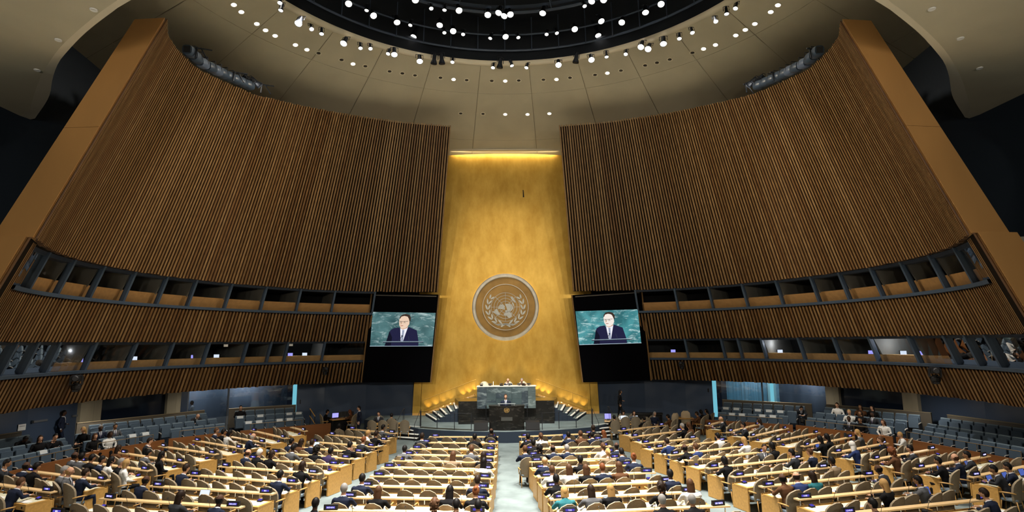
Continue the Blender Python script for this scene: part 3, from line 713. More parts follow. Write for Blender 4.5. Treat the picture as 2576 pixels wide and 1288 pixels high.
def screen_picture(scr,c,bg,skin):
    """flat broadcast picture, layered in thin sheets; coordinates of a 780 x 430 crop"""
    nrm=(c[1]-c[0]).cross(c[2]-c[0]).normalized(); nrm=nrm if nrm.y<0 else -nrm
    def at(x,y,w):
        u=(x-172)/780.; v=(y-320)/430.
        return c[0].lerp(c[1],u).lerp(c[2].lerp(c[3],u),v)+nrm*w
    def sheet(name,poly,mt,lv):
        m=MB(); m.extr(poly,at,.012*lv,.012*lv+.008); return O(name,m,mt,scr)
    sheet('picture_ground',[(172,320),(952,320),(952,750),(172,750)],bg,1)
    sheet('picture_suit',[(352,748),(372,690),(395,590),(412,545),(455,520),(520,510),(560,590),(600,510),(640,505),(700,530),(738,545),(752,600),(772,690),(775,748)],SM['suit'],2)
    sheet('picture_sleeve',[(352,748),(380,650),(400,560),(440,640),(430,748)],SM['suit2'],3)
    sheet('picture_shirt',[(532,522),(560,535),(608,500),(626,505),(600,600),(577,690),(552,690),(540,600)],SM['shirt'],3)
    sheet('picture_tie',[(556,545),(585,543),(582,560),(578,690),(553,690),(560,560)],SM['tie'],4)
    sheet('picture_neck',[(530,470),(625,470),(620,515),(565,538),(535,520)],SM['skins'],4)
    sheet('picture_face',[(516,385),(530,368),(580,358),(622,380),(638,430),(640,465),(622,495),(590,520),(560,527),(535,515),(517,480),(510,430)],skin,5)
    sheet('picture_hair',[(512,400),(520,368),(548,345),(590,337),(632,350),(654,385),(650,425),(640,435),(630,400),(612,370),(570,362),(535,372),(520,400)],SM['hairp'],6)
    sheet('picture_glasses',[(506,427),(556,432),(625,427),(625,431),(556,436),(506,431)],SM['dark'],6)
    for ex in (534,580):
        sheet('picture_glasses',[(ex-16,447),(ex+16,447),(ex+14,450),(ex-14,450)],SM['dark'],6); sheet('picture_eye',[(ex-6,437),(ex+5,436),(ex+5,441),(ex-6,442)],SM['hairp'],6)
    sheet('picture_mouth',[(530,484),(565,482),(566,490),(534,492)],SM['lip'],6)
    sheet('picture_nose',[(545,440),(552,440),(540,470),(528,468)],SM['skins'],6)
    sheet('picture_desk_bar',[(332,690),(836,686),(836,698),(332,702)],SM['bar'],7)
    sheet('picture_desk_line',[(332,687),(836,683),(836,687),(332,691)],SM['line'],7)
    sheet('picture_stem',[(563,615),(570,617),(520,690),(515,690)],SM['bar'],7)
    sheet('picture_stem',[(638,618),(644,617),(664,690),(658,690)],SM['bar'],7)
    sheet('picture_mic',[(553,610),(566,605),(574,615),(568,628),(556,626)],SM['bar'],8)
    sheet('picture_foot_line',[(172,745),(952,742),(952,746),(172,750)],SM['line'],7)
PANEL={-1:((937,738),(1102,741),(911,962),(1081,962)),1:((1441,742),(1612,731),(1468,962),(1636,957))}
SCR={-1:((937.5,784.5),(1096,787),(931,870.5),(1088,871)),1:((1447.5,783),(1604,778),(1457,867),(1613,863))}
for s in (-1,1):
    yt,yb=36.3,37.7
    pnl=thing('video_panel','tall black leaning video panel on the %s of the gold wall'%SIDE[s],'video panel',(0,0,0))
    tl,tr,bl_,br=[aty(p[0],p[1],yt if i<2 else yb) for i,p in enumerate(PANEL[s])]
    m=MB(); bk=Vector((0,.5,0)); m.hexa([bl_,br,br+bk,bl_+bk],[tl,tr,tr+bk,tl+bk]); O('panel_body',m,mat('panel_black',(.003,.003,.004),1,spec=0),pnl)
    a,b=(tl,tr); m=MB(); m.tube([a+Vector((.15,-.03,-.12)),b+Vector((-.1,-.03,-.12))],.035,6); O('top_bar',m,mat('panel_bar',(.12,.11,.10),.4),pnl)
    for e0,e1,dx in ((tl,bl_,-.06),(tr,br,.06)):
        m=MB(); m.tube([e0+Vector((dx,.05,0)),e1+Vector((dx,.05,0))],.05,4); O('edge_trim',m,M_slat[2],pnl)
    # the lit screen
    c=[aty(p[0],p[1],(yt+(yb-yt)*((p[1]-738)/224.))-.08) for p in SCR[s]]
    m=MB(); bk2=Vector((0,.06,0)); m.hexa([c[2],c[3],c[3]+bk2,c[2]+bk2],[c[0],c[1],c[1]+bk2,c[0]+bk2])
    scr=O('screen',m,M_black,pnl); scr['label']='lit screen showing a man in glasses and a dark suit speaking'
    screen_picture(scr,c,SM['bgL'] if s<0 else SM['bgR'],SM['skinp'] if s<0 else SM['skinw'])
# ================================================================== delegates' desks
ROWS={}
ROWS['CL']=[(1080,1098,1253.6,1098),(1057,1111.8,1253.6,1114.5),(1028.6,1128.7,1251.8,1132),(1014,1142.5,1250,1147.5),(986.6,1156.4,1250,1161.8),(960.7,1173.4,1247,1179.6),(928.6,1194.8,1243,1201),(909,1221.6,1239,1227),(850,1248.4,1235.7,1256.4),(805,1282,1230,1288)]
ROWS['CR']=[(1305.5,1097.9,1495.7,1089.5),(1311,1113.6,1524,1103.8),(1317,1131.4,1535,1122.5),(1322.5,1145,1553,1136),(1329.6,1160,1562,1150),(1340,1178,1583,1168),(1352,1199,1660,1186),(1366,1225,1694,1210),(1381.4,1253.8,1751,1233),(1405,1290.5,1833,1270)]
ROWS['ML']=[(877,1078,998,1089.5),(826,1092,978.6,1108),(778,1110,949,1123.4),(728,1123,918.8,1137.7),(679,1136.8,887,1152.9),(622.5,1152,858,1169),(553,1171.6,806.8,1191),(474.6,1193,755,1215),(379.5,1220.7,690.7,1241),(256,1252,611,1275),(122,1290,520,1316)]
ROWS['OL']=[(733.6,1074,770,1084),(633.6,1082,720,1102),(567.5,1095.7,669,1113.6),(489,1107,612,1128),(402.7,1121.6,546,1142),(302.7,1137.7,466,1162.7),(198,1158,378.6,1183),(67,1183,271.4,1208),(-70,1208,135.7,1237)]
ROWS['MR']=[(1557,1083,1673,1068.7),(1585,1099,1718,1082.7),(1610,1115.4,1754,1101),(1644,1127,1827.5,1107),(1683,1144,1876.6,1120.7),(1724,1157,1931,1135),(1778,1177,2020,1151),(1840,1198.4,2086,1174),(1913,1223.4,2201.7,1193),(2002.5,1254.6,2328.5,1221.6),(2110,1292.5,2491,1253)]
ROWS['OR']=[(1777,1070,1818,1059),(1830,1087,1909.6,1066),(1885.6,1098.4,1980,1076.6),(1947.7,1110,2059.5,1087.5),(2019,1122,2145,1098),(2097,1138.6,2231,1113.6),(2192,1156,2353.5,1128),(2302.6,1178,2485,1145.7),(2441,1199,2600,1168)]
BLOCK={'CL':'left-centre block','CR':'right-centre block','ML':'inner left block','OL':'outer left block','MR':'inner right block','OR':'outer right block'}
ZL=.95
M_inset=mat('desk_inset',(.72,.70,.52),.35,noise=((1.2,1.2,1.2),.05,2))
M_chair=mat('chair_tan',(.20,.162,.112),.9,spec=.1,noise=(30,.08,2))
M_chairedge=mat('chair_piping',(.30,.24,.16),.8)
M_seat=mat('chair_seat_blue',(.24,.30,.36),.85,spec=.1)
M_arm=mat('chair_arm_wood',(.50,.28,.085),.4)
M_blueglow=emat('plate_blue',(.085,.065,.50),1.0)
M_text=emat('plate_text',(.80,.80,1.0),1.5)
M_socket=mat('socket_dark',(.03,.015,.01),.6)
rows=[]
for bk,lst in ROWS.items():
    EP=[(atz(x0,y0,ZL),atz(x1,y1,ZL)) for x0,y0,x1,y1 in lst]
    if bk in('CL','CR'):                    # even out the row pitch a little
        EP=[EP[0]]+[((EP[i-1][0]+EP[i][0]*2+EP[i+1][0])/4,(EP[i-1][1]+EP[i][1]*2+EP[i+1][1])/4) for i in range(1,len(EP)-1)]+[EP[-1]]
    for ri,(a,b) in enumerate(EP):
        d=(b-a); L=d.length; ang=math.atan2(d.y,d.x); c=(a+b)/2
        rows.append(dict(bk=bk,ri=ri+1,a=a,b=b,L=L,ang=ang,c=Vector((c.x,c.y,0)),u=Vector((d.x/L,d.y/L)),occ=[]))
def unit_box(name,mt):
    return MB().box((0,0,0),(1,1,1)).mesh(name,mt)
U={k:unit_box('desk_'+k,mt) for k,mt in (('ledge',M_woodL),('desktop',M_wood),('inset',M_inset),('apron',M_wood),('end_panel',M_wood),('modesty_panel',M_wood),('ledge_post',M_chrome))}
def ub(nm,parent,c,d):
    o=link(nm,U[nm],parent,c); o.scale=d; return o
SOCK=MB().lathe([(.035,0),(.035,.012)],10,M=Matrix.Rotation(PI/2,4,'X')).mesh('socket',M_socket)
for r in rows:
    L=r['L']; t=thing('delegate_desk','long wooden delegates desk with raised ledge, %s row of the %s'%(ORD[r['ri']],BLOCK[r['bk']]),'desk',r['c'],r['ang'],'delegates desks')
    r['obj']=t
    ub('ledge',t,(0,0,ZL-.02),(L,.2,.04)); ub('desktop',t,(0,-.40,.725),(L,.64,.045)); ub('inset',t,(0,-.40,.751),(L-.16,.46,.008))
    ub('apron',t,(0,-.705,.645),(L-.02,.03,.13)); ub('modesty_panel',t,(0,.05,.40),(L-.1,.03,.66))
    for s in (-1,1): ub('end_panel',t,(s*(L/2-.03),-.36,.36),(.055,.72,.70))
    n=max(2,round(L/.68)); r['n']=n
    for k in range(n+1): ub('ledge_post',t,(-L/2+.12+(L-.24)*k/n,-.02,.84),(.02,.02,.2))
    if r['c'].y<24:
        for k in range(n): link('socket',SOCK,t,(-L/2+L*(k+.5)/n+.18,-.715,.65))
# ------------------------------------------------------------------ chair
def chair_meshes():
    def shell(yo,grow):
        rows_=[]; nv,nu=9,9
        for j in range(nv):
            v=j/(nv-1); z=.36+v*.735
            w=.275+grow if v<.62 else (.275)*math.sqrt(max(.06,1-((v-.62)/.392)**2))+grow
            w*= .86+.14*min(1,v/.35)
            rows_.append([( (u*2/(nu-1)-1)*w, yo+.13*((u*2/(nu-1)-1)*w/.27)**2-.10*v+.02, z+(grow if j==nv-1 else 0)) for u in range(nu)])
        return rows_
    m=MB(); f=shell(.028,0); b=shell(-.028,0); m.grid(f,flip=True); m.grid(b)
    per=lambda R:[r[0] for r in R]+R[-1][1:]+[r[-1] for r in R[::-1]][1:]+R[0][::-1][1:-1]
    pf,pb=per(f),per(b); m.grid([pf,pb],closed=True,m=1,flip=True)
    back=m.mesh('backrest',[M_chair,M_chairedge],True)
    m=MB(); 
    out=[]
    for k in range(16):
        a=2*PI*k/16; c_,s_=math.cos(a),math.sin(a); out.append((math.copysign(abs(c_)**.5,c_)*.25,.24+math.copysign(abs(s_)**.5,s_)*.23))
    for sc_,z in ((.9,.39),(1,.41),(1,.455),(.93,.48),(.5,.49)): m.v+= [(x*sc_,.24+(y-.24)*sc_,z) for x,y in out]
    for i in range(4):
        for j in range(16): m.f.append((i*16+j,i*16+(j+1)%16,(i+1)*16+(j+1)%16,(i+1)*16+j)); m.m.append(0)
    m.f+= [tuple(range(15,-1,-1)),tuple(range(64,80))]; m.m+=[0,0]
    seat=m.mesh('seat',M_seat,True)
    arms=[]; legs=[]
    for s in (-1,1):
        m=MB(); m.tube([(s*.27,.02,.64),(s*.295,.18,.655),(s*.29,.36,.65),(s*.28,.44,.635)],[.018,.024,.026,.02],6); m.tube([(s*.285,.36,.64),(s*.27,.30,.42)],.018,6); arms.append(m.mesh('arm',M_arm,True))
        for y0,y1 in ((.42,.46),(.05,-.02)):
            m=MB(); m.tube([(s*.22,y0,.40),(s*.24,y1,.0)],[.02,.014],6); legs.append(m.mesh('leg',M_arm,True))
    return back,seat,arms,legs
CH=chair_meshes()
def chair(loc,rz,label,group):
    t=thing('delegate_chair',label,'chair',loc,rz,group)
    link('backrest',CH[0],t); link('seat',CH[1],t)
    for a in CH[2]: link('arm',a,t)
    for a in CH[3]: link('leg',a,t)
    return t
# ------------------------------------------------------------------ nameplates, consoles, microphones, papers, headsets
def text_mesh(txt,w,h):
    c=bpy.data.curves.new('t','FONT'); c.body=txt; c.size=1; c.align_x='CENTER'; c.align_y='CENTER'; c.resolution_u=1
    o=bpy.data.objects.new('t',c); me=bpy.data.meshes.new_from_object(o)
    xs=[v.co.x for v in me.vertices]; ys=[v.co.y for v in me.vertices]; kx=w/(max(xs)-min(xs)); ky=h/(max(ys)-min(ys)); cx=(max(xs)+min(xs))/2; cy=(max(ys)+min(ys))/2
    for v in me.vertices: v.co=((v.co.x-cx)*kx,0,(v.co.y-cy)*ky)
    bpy.data.objects.remove(o); bpy.data.curves.remove(c); me.materials.clear(); me.materials.append(M_text); return me
PL_body=MB().hexa([(-.185,-.045,0),(.185,-.045,0),(.185,.045,0),(-.185,.045,0)],[(-.185,-.025,.135),(.185,-.025,.135),(.185,.03,.135),(-.185,.03,.135)]).mesh('housing',M_black)
PL_scr=MB().hexa([(-.12,-.043,.04),(.12,-.043,.04),(.12,-.03,.04),(-.12,-.03,.04)],[(-.12,-.034,.095),(.12,-.034,.095),(.12,-.02,.095),(-.12,-.02,.095)]).mesh('display',M_blueglow)
def bars(seed,n):
    rr=random.Random(seed); m=MB(); x=-n*.0095
    for k in range(n):
        kind=rr.randrange(4); w=.013
        m.box((x+.003,0,0),(.004,.002,.04))
        if kind!=0: m.box((x+.007,0,.018*(1 if kind==1 else -1)),(.01,.002,.006))
        if kind>1: m.box((x+.012,0,0),(.004,.002,.04))
        if kind==3: m.box((x+.007,0,0),(.01,.002,.006))
        x+=.019
    return m.mesh('lettering',M_text)
BARS=[bars(i,n) for i,n in enumerate((4,5,6,7,8,10,12))]
NAMES={('CL',9,-1):'ARGENTINA',('CL',10,-1):'BENIN',('CR',7,-1):'TURKMENISTAN',('ML',10,1):'BELIZE',('MR',11,-1):'CHILE'}
CON_body=MB().hexa([(-.075,-.06,0),(.075,-.06,0),(.075,.06,0),(-.075,.06,0)],[(-.07,-.045,.035),(.07,-.045,.035),(.07,.05,.07),(-.07,.05,.07)]).mesh('housing',M_black)
CON_scr=MB().hexa([(-.06,-.04,.037),(.06,-.04,.037),(.06,.04,.067),(-.06,.04,.067)],[(-.06,-.04,.041),(.06,-.04,.041),(.06,.04,.071),(-.06,.04,.071)]).mesh('display',M_blueglow)
MIC_b=MB().lathe([(.035,0),(.03,.015),(.01,.02)],8).mesh('base',M_black)
MIC_s=MB().tube([(0,0,.015),(0,-.01,.16),(0,-.05,.30),(0,-.10,.36)],.006,5).mesh('stem',M_dark)
MIC_h=MB().lathe([(.008,0),(.016,.01),(.016,.035),(.006,.045)],6,M=Matrix.Translation((0,-.10,.355))@Matrix.Rotation(-.9,4,'X')).mesh('head',M_black)
M_paper=mat('paper',(.82,.82,.80),.8)
def paper_mesh(seed):
    rr=random.Random(seed); m=MB()
    for k in range(rr.choice((1,2,3))):
        m.box((rr.uniform(-.05,.05),rr.uniform(-.01,.01),.003+.005*k),(.29,.205,.004),rr.uniform(-.25,.25))
    return m.mesh('sheets',M_paper)
PAPER=[paper_mesh(i) for i in range(6)]
def place(r,x,y,z):
    v=r['c']+Vector((r['u'].x*x-r['u'].y*y,r['u'].y*x+r['u'].x*y,z)); return v
ENDN={-1:'left end',1:'right end'}
rr=random.Random(11)
for r in rows:
    L=r['L']; where='%s row, %s'%(ORD[r['ri']],BLOCK[r['bk']])
    for s in (-1,1):
        if L<2.6 and s<0 and r['bk']=='OL': continue
        if L<2.6 and s>0 and r['bk']=='OR': continue
        x=s*(L/2-.30); nm=NAMES.get((r['bk'],r['ri'],s))
        t=thing('nameplate',('lit blue nameplate reading %s, %s, %s'%(nm,ENDN[s],where)) if nm else 'small lit blue nameplate on the ledge, %s of the %s'%(ENDN[s],where),'nameplate',place(r,x,0,ZL+.001),r['ang']+rr.uniform(-.12,.12),'country nameplates')
        link('housing',PL_body,t); dsp=link('display',PL_scr,t)
        me=text_mesh(nm,.19 if len(nm)<7 else .24,.036) if nm else rr.choice(BARS)
        tx=link('lettering',me,dsp,(0,-.0405,.067)); tx.rotation_euler=(math.atan2(-.009,.065)*1.0,0,0)
        if nm: tx['label']='white letters '+nm
        t=thing('desk_console','small violet lit console on the desktop, %s of the %s'%(ENDN[s],where),'console',place(r,x+s*-.02,-.22,.756),r['ang']+rr.uniform(-.1,.1),'voting consoles')
        link('housing',CON_body,t); link('display',CON_scr,t)
    for k,fx in enumerate((-.28,.02,.3) if L>3 else (.0,)):
        t=thing('desk_microphone','black gooseneck microphone, %s from left, %s'%(ORD[k+1],where),'microphone',place(r,fx*L+rr.uniform(-.1,.1),-.17,.756),r['ang']+rr.uniform(-.6,.6),'gooseneck microphones')
        link('base',MIC_b,t); link('stem',MIC_s,t); link('head',MIC_h,t)
    n=r['n']; kk=0
    for k in range(n):
        if rr.random()<.68:
            kk+=1; t=tag(link('papers',rr.choice(PAPER),None,place(r,-L/2+L*(k+.5)/n+rr.uniform(-.12,.12),-.53,.7555),r['ang']+rr.uniform(-.2,.2)),'loose white papers on the desktop, %s batch from left, %s'%(ORD[kk],where),'papers','papers on the desks')
# ================================================================== people
def ell(m,c,rx,ry,rz,nu=14,nv=9,fn=None,M=None):
    rows_=[]
    for j in range(nv+1):
        ph=-PI/2+PI*j/nv
        row=[]
        for i in range(nu):
            th=2*PI*i/nu; p=Vector((math.cos(ph)*math.sin(th),math.cos(ph)*math.cos(th),math.sin(ph)))
            if fn: p=fn(p)
            p=Vector((p.x*rx,p.y*ry,p.z*rz)); p=M@p if M else p
            row.append(Vector(c)+p)
        rows_.append(row)
    m.grid(rows_,closed=True)
def loft(m,rings,n=14):
    """rings: (centre, right-vec, fwd-vec)"""
    rows_=[[Vector(c)+Vector(a)*math.cos(2*PI*k/n)+Vector(b)*math.sin(2*PI*k/n) for k in range(n)] for c,a,b in rings]
    o=len(m.v); m.grid(rows_,closed=True); k=len(rows_)
    m.add(rows_[0],[tuple(range(n-1,-1,-1))]); m.add(rows_[-1],[tuple(range(n))])
def headfn(p):
    x,y,z=p
    if z<0: x*=1-.28*(-z); y*=1-.10*(-z)
    if y>0 and z<-.1: x*=.95
    return Vector((x,y,z))
HEADR=(.086,.102,.124)
def hand(m,w,d,up,s):
    """palm, four fingers of unequal length and a thumb; w wrist, d direction of the fingers, up back of the hand"""
    d=Vector(d).normalized(); up=Vector(up).normalized(); lat=d.cross(up).normalized(); up=lat.cross(d)
    w=Vector(w)
    loft(m,[(w,lat*.028,up*.020),(w+d*.05,lat*.042,up*.018),(w+d*.095,lat*.044,up*.014)],8)
    for k,Lf in enumerate((.062,.078,.082,.070)):
        o=w+d*.085+lat*(-.033+.022*k); q=o+d*Lf*.55; e=q+(d*.75-up*.65).normalized()*Lf*.5
        m.tube([o,q,e],[.0105,.010,.0085],6)
    o=w+d*.03+lat*(.036*s); m.tube([o,o+(d+lat*s).normalized()*.045,o+(d*1.3+lat*s*.6).normalized()*.085],[.013,.012,.009],6)
def arm(m,sh,el,wr,s,fd,up=(0,0,1),r=(.062,.052,.045,.033)):
    sh,el,wr=Vector(sh),Vector(el),Vector(wr)
    m.tube([sh,sh.lerp(el,.5),el,el.lerp(wr,.5),wr],[r[0],r[1]*1.05,r[1],r[2],r[3]],9); hand(m,wr,fd,up,s)
def make_body(name,pose):
    m=MB(); info={}
    lean=math.radians({'lean':26,'desk':17,'chin':14,'lap':4,'back':-9,'bend':48,'stand':2,'walk':3,'reach':10}[pose])
    standing=pose in('stand','walk')
    hz=.92 if standing else .52
    d=Vector((0,math.sin(lean),math.cos(lean))); hip=Vector((0,0,hz))
    f=Vector((0,math.cos(lean),-math.sin(lean)))
    S=lambda t,dy=0: hip+d*t+f*dy
    X=Vector((1,0,0))
    loft(m,[(S(-.10),X*.13,f*.10),(S(-.03),X*.18,f*.13),(S(.08),X*.172,f*.122),(S(.20,.005),X*.160,f*.112),(S(.33,.0),X*.195,f*.13),(S(.42,-.01),X*.215,f*.118),(S(.475,-.015),X*.180,f*.088),(S(.52,-.01),X*.085,f*.07),(S(.56,0),X*.058,f*.058),(S(.64,.01),X*.055,f*.056)],16)
    for s in (-1,1): ell(m,S(.435,-.012)+X*(.195*s),.072,.07,.065,10,7)
    hl=math.radians({'lean':10,'desk':6,'chin':10,'lap':6,'back':-2,'bend':40,'stand':2,'walk':0,'reach':5}[pose])
    neck=S(.57); hd=Vector((0,math.sin(hl),math.cos(hl))); hc=neck+hd*.132+Vector((0,math.cos(hl),-math.sin(hl)))*.025
    R=Matrix.Rotation(-hl,3,'X')
    m.tube([S(.50),neck,hc-hd*.04],[.062,.056,.052],9)
    ell(m,hc,*HEADR,16,12,headfn,R)
    fr=R@Vector((0,1,0)); up=R@Vector((0,0,1))
    m.tube([hc+fr*.090+up*.025,hc+fr*.108-up*.015,hc+fr*.116-up*.035],[.008,.012,.016],6)           # nose
    ell(m,hc+fr*.084-up*.075,.022,.014,.010,8,5)                                                     # lips
    for s in (-1,1): ell(m,hc+X*(.078*s)-up*.012-fr*.005,.012,.024,.034,8,6)                          # ears
    shp=[S(.43,-.01)+X*(.212*s) for s in (-1,1)]
    wr=[]
    def A(i,el,w,fd,upv=(0,0,1)): arm(m,shp[i],el,w,-1 if i==1 else 1,fd,upv); wr.append(Vector(w)); wr.append(Vector(w)+Vector(fd).normalized()*.09)
    if pose in('lean','desk'):
        A(0,(-.29,.24,.80),(-.13,.43,.80),(.35,.9,-.05)); A(1,(.29,.22,.80),(.15,.45,.80),(-.3,.95,-.05))
    elif pose=='reach':
        A(0,(-.28,.18,.80),(-.16,.42,.80),(.3,.95,0)); A(1,(.27,.28,.88),(.20,.55,.82),(-.1,1,-.1))
    elif pose=='chin':
        A(0,(-.27,.22,.79),(-.04,.40,.79),(.9,.3,0)); A(1,(.22,.26,.80),(.075,.19,hc.z-.20),(-.2,-.1,1),(0,1,0))
    elif pose=='lap':
        A(0,(-.30,.06,.74),(-.12,.27,.66),(.6,.8,-.1)); A(1,(.30,.06,.74),(.12,.28,.66),(-.6,.8,-.1))
    elif pose=='back':
        A(0,(-.31,-.02,.74),(-.29,.24,.70),(.1,1,-.1)); A(1,(.31,-.02,.74),(.29,.24,.70),(-.1,1,-.1))
    elif pose=='bend':
        A(0,(-.26,.46,.62),(-.10,.62,.62),(.5,.8,-.1)); A(1,(.26,.46,.62),(.10,.62,.62),(-.5,.8,-.1))
    elif pose=='stand':
        A(0,(-.26,-.02,1.10),(-.24,.06,.87),(.05,.15,-1),(-1,0,0)); A(1,(.26,-.02,1.10),(.24,.06,.87),(-.05,.15,-1),(1,0,0))
    elif pose=='walk':
        A(0,(-.26,-.03,1.10),(-.15,.20,1.06),(.8,.5,.1)); A(1,(.26,-.06,1.10),(.24,.05,.88),(-.05,.2,-1),(1,0,0))
    for s in (-1,1):
        if standing:
            st=.10*s if pose=='walk' else .02*s
            h=Vector((.09*s,0,.88)); kn=Vector((.10*s,.03+st,.48)); an=Vector((.105*s,-.02+st*1.4,.08))
        else:
            h=Vector((.095*s,.02,.50)); kn=Vector((.12*s,.43,.50)); an=Vector((.12*s,.40 if s<0 else .46,.08))
        m.tube([h,h.lerp(kn,.5),kn,kn.lerp(an,.35),an],[.098,.084,.064,.058,.040],10)
        ell(m,an+Vector((0,.075,-.035)),.043,.125,.042,10,7)
    me=m.mesh(name,[MATS['matt_black']])
    o=bpy.data.objects.new('tmp',me); COL.objects.link(o)
    md=o.modifiers.new('r','REMESH'); md.mode='VOXEL'; md.voxel_size=.0125
    md=o.modifiers.new('s','SMOOTH'); md.iterations=2; md.factor=.5
    md=o.modifiers.new('d','DECIMATE'); md.ratio=.5
    dg=bpy.context.evaluated_depsgraph_get(); nm=bpy.data.meshes.new_from_object(o.evaluated_get(dg)); nm.name=name
    bpy.data.objects.remove(o); bpy.data.meshes.remove(me)
    nm.materials.clear()
    for q in range(5): nm.materials.append(MATS['matt_black'])
    # cloth 0, skin 1, trousers 2, shirt 3, eye/mouth/shoe 4
    idx=[]
    for p in nm.polygons:
        c=p.center; k=0
        dh=(c-hc).length; loc=R.transposed()@(c-hc)
        if dh<.145 and loc.z>-.15:
            k=1
        elif (c-S(.60)).length<.085 and d.dot(c-S(.545))>0: k=1
        elif (c-S(.545)).length<.085 and d.dot(c-S(.515))>0: k=3
        elif min((c-v).length for v in wr[0::2])<.038: k=3
        elif min(min((c-w0).length for w0 in wr[1::2]),min((c-(w0+w1)/2).length for w0,w1 in zip(wr[0::2],wr[1::2])))<.09 and c.z>.3: k=1
        elif c.z<(.86 if standing else .60) and (standing or c.y>.12 or c.z<.5): k=2
        if k==2 and c.z<.085: k=4
        idx.append(k)
    nm.polygons.foreach_set('material_index',idx); nm.polygons.foreach_set('use_smooth',[True]*len(idx)); nm.update()
    sf=MB(); prof=((.25,.004,.137),(.31,.018,.140),(.37,.032,.140),(.43,.044,.130),(.475,.052,.104),(.51,.050,.090),(.535,.045,.084))
    sf.grid([[S(t,y_-.006*abs(u)*1.5)+X*(w_*u) for u in (-1,-.5,0,.5,1)] for t,w_,y_ in prof],flip=True)
    ti=MB(); ti.grid([[S(t,y_+.008)+X*(w_*u) for u in (-1,0,1)] for t,w_,y_ in ((.26,.010,.139),(.33,.022,.142),(.42,.016,.135),(.49,.013,.102),(.505,.02,.098),(.525,.018,.092))],flip=True)
    return dict(me=nm,hc=hc,rx=-hl,shirt=sf.mesh('shirt_front',cmat('cloth_','shirt',(.62,.64,.68))),tie=ti.mesh('tie',cmat('cloth_','tie',(.05,.05,.10))))
def cmat(pref,key,col,rough=.85): return mat(pref+str(key),col,rough,spec=.15)
BODY={p:make_body('body_'+p,p) for p in('lean','desk','chin','lap','back','bend','stand','walk','reach')}
def face_mesh():
    """eyes, brows and mouth laid on the face"""
    m=MB()
    def on(x,z,out=.002):
        rx,ry,rz=HEADR; q=Vector((x/rx,0,z/rz)); yy=math.sqrt(max(0,1-q.x**2-q.z**2)); return Vector((x,yy*ry*.99+out,z))
    for s in (-1,1):
        ell(m,on(.034*s,.012),.014,.006,.007,8,5)
        a,b=on(.020*s,.034),on(.050*s,.036); m.tube([a,b],.004,5)
    m.tube([on(-.024,-.074,.006),on(0,-.073,.010),on(.024,-.074,.006)],.004,5)
    return m.mesh('facial_features',MATS['matt_black'])
FACE=face_mesh()
def hair_mesh(style):
    m=MB(); rx,ry,rz=HEADR; g=1.10 if style!='curly' else 1.26
    nu,nv=20,14; rr_=random.Random(4)
    def pt(ph,th,k=1.):
        p=headfn(Vector((math.cos(ph)*math.sin(th),math.cos(ph)*math.cos(th),math.sin(ph))))
        k2=g*k
        if style=='curly': k2*=1+rr_.uniform(-.07,.07)
        return Vector((p.x*rx*k2,p.y*ry*k2-.004,p.z*rz*k2+.004))
    P=[[pt(-PI/2+PI*j/nv,2*PI*i/nu) for i in range(nu)] for j in range(nv+1)]
    def keep(c):
        x,y,z=c.x/rx,c.y/ry,c.z/rz
        if style=='fringe': return -.55<z<.36 and y<.12-.2*z and not(y>-.1 and z>.1)
        if style in('scarf',): return not(y>.55 and -.85<z<.5 and abs(x)<.62)
        front=.62-.45*max(0,z)    # hair line
        lowb=-.62
        if style in('long','bob','curly'): lowb=-1.2
        if y>.1: return z>.52+.25*max(0,y-.3)-(.25 if abs(x)>.8 else 0) or (style in('long','bob','curly') and abs(x)>.78 and z>-.9)
        if y>-.25: return z>-.02-(.6 if abs(x)<.6 else 0)-(1.2 if style in('long','bob','curly') else 0)
        return z>lowb
    vs=[p for r_ in P for p in r_]; fs=[]
    for j in range(nv):
        for i in range(nu):
            q=(j*nu+i,j*nu+(i+1)%nu,(j+1)*nu+(i+1)%nu,(j+1)*nu+i); c=sum((vs[a] for a in q),Vector())/4
            if keep(c): fs.append(q)
    m.add(vs,fs)
    def drape(L,w0,w1,y0,y1,zz=.02,th=.045):
        rows_=[]
        for j in range(7):
            t=j/6; w_=w0+(w1-w0)*t; y_=y0+(y1-y0)*math.sin(t*PI*.5); z_=zz-L*t
            rows_.append([Vector((w_*math.cos(a)*1.0,y_+th*(1-.3*t)*math.sin(a)*1.3,z_+.01*math.cos(3*a))) for a in [2*PI*k/12 for k in range(12)]])
        m.grid(rows_,closed=True); m.add(rows_[-1],[tuple(range(11,-1,-1))])
    if style=='long': drape(.34,.10,.105,-.05,-.08)
    if style=='bob': drape(.15,.103,.108,-.045,-.055)
    if style=='scarf': drape(.24,.09,.15,-.03,-.03,-.02,.08)
    if style=='bun': ell(m,(0,-.09,.085),.045,.045,.045,10,7)
    if style=='ponytail': m.tube([(0,-.10,.05),(0,-.15,.02),(0,-.155,-.08),(0,-.13,-.19)],[.022,.034,.032,.008],8)
    if style=='curly':
        for k in range(26):
            a=rr_.uniform(0,2*PI); z_=rr_.uniform(-.13,.08); r_=.095
            if math.cos(a)>.35 and z_<.04: continue
            ell(m,(r_*math.sin(a),r_*math.cos(a)-.02,z_),.035,.035,.035,7,5)
    return m.mesh('hair',MATS['matt_black'],True)
HAIR={k:hair_mesh(v) for k,v in dict(s='short',b='fringe',l='long',o='bob',u='bun',p='ponytail',c='curly',f='scarf').items()}
HS=dict(s='short',b='balding',l='long',o='bobbed',u='tied-up',p='ponytailed',c='curly',f='')
HC=dict(k=('black',(.006,.005,.005)),d=('dark brown',(.02,.011,.007)),n=('brown',(.075,.035,.016)),r=('auburn',(.14,.045,.015)),y=('blond',(.40,.24,.09)),g=('grey',(.22,.21,.20)),w=('white',(.6,.58,.54)))
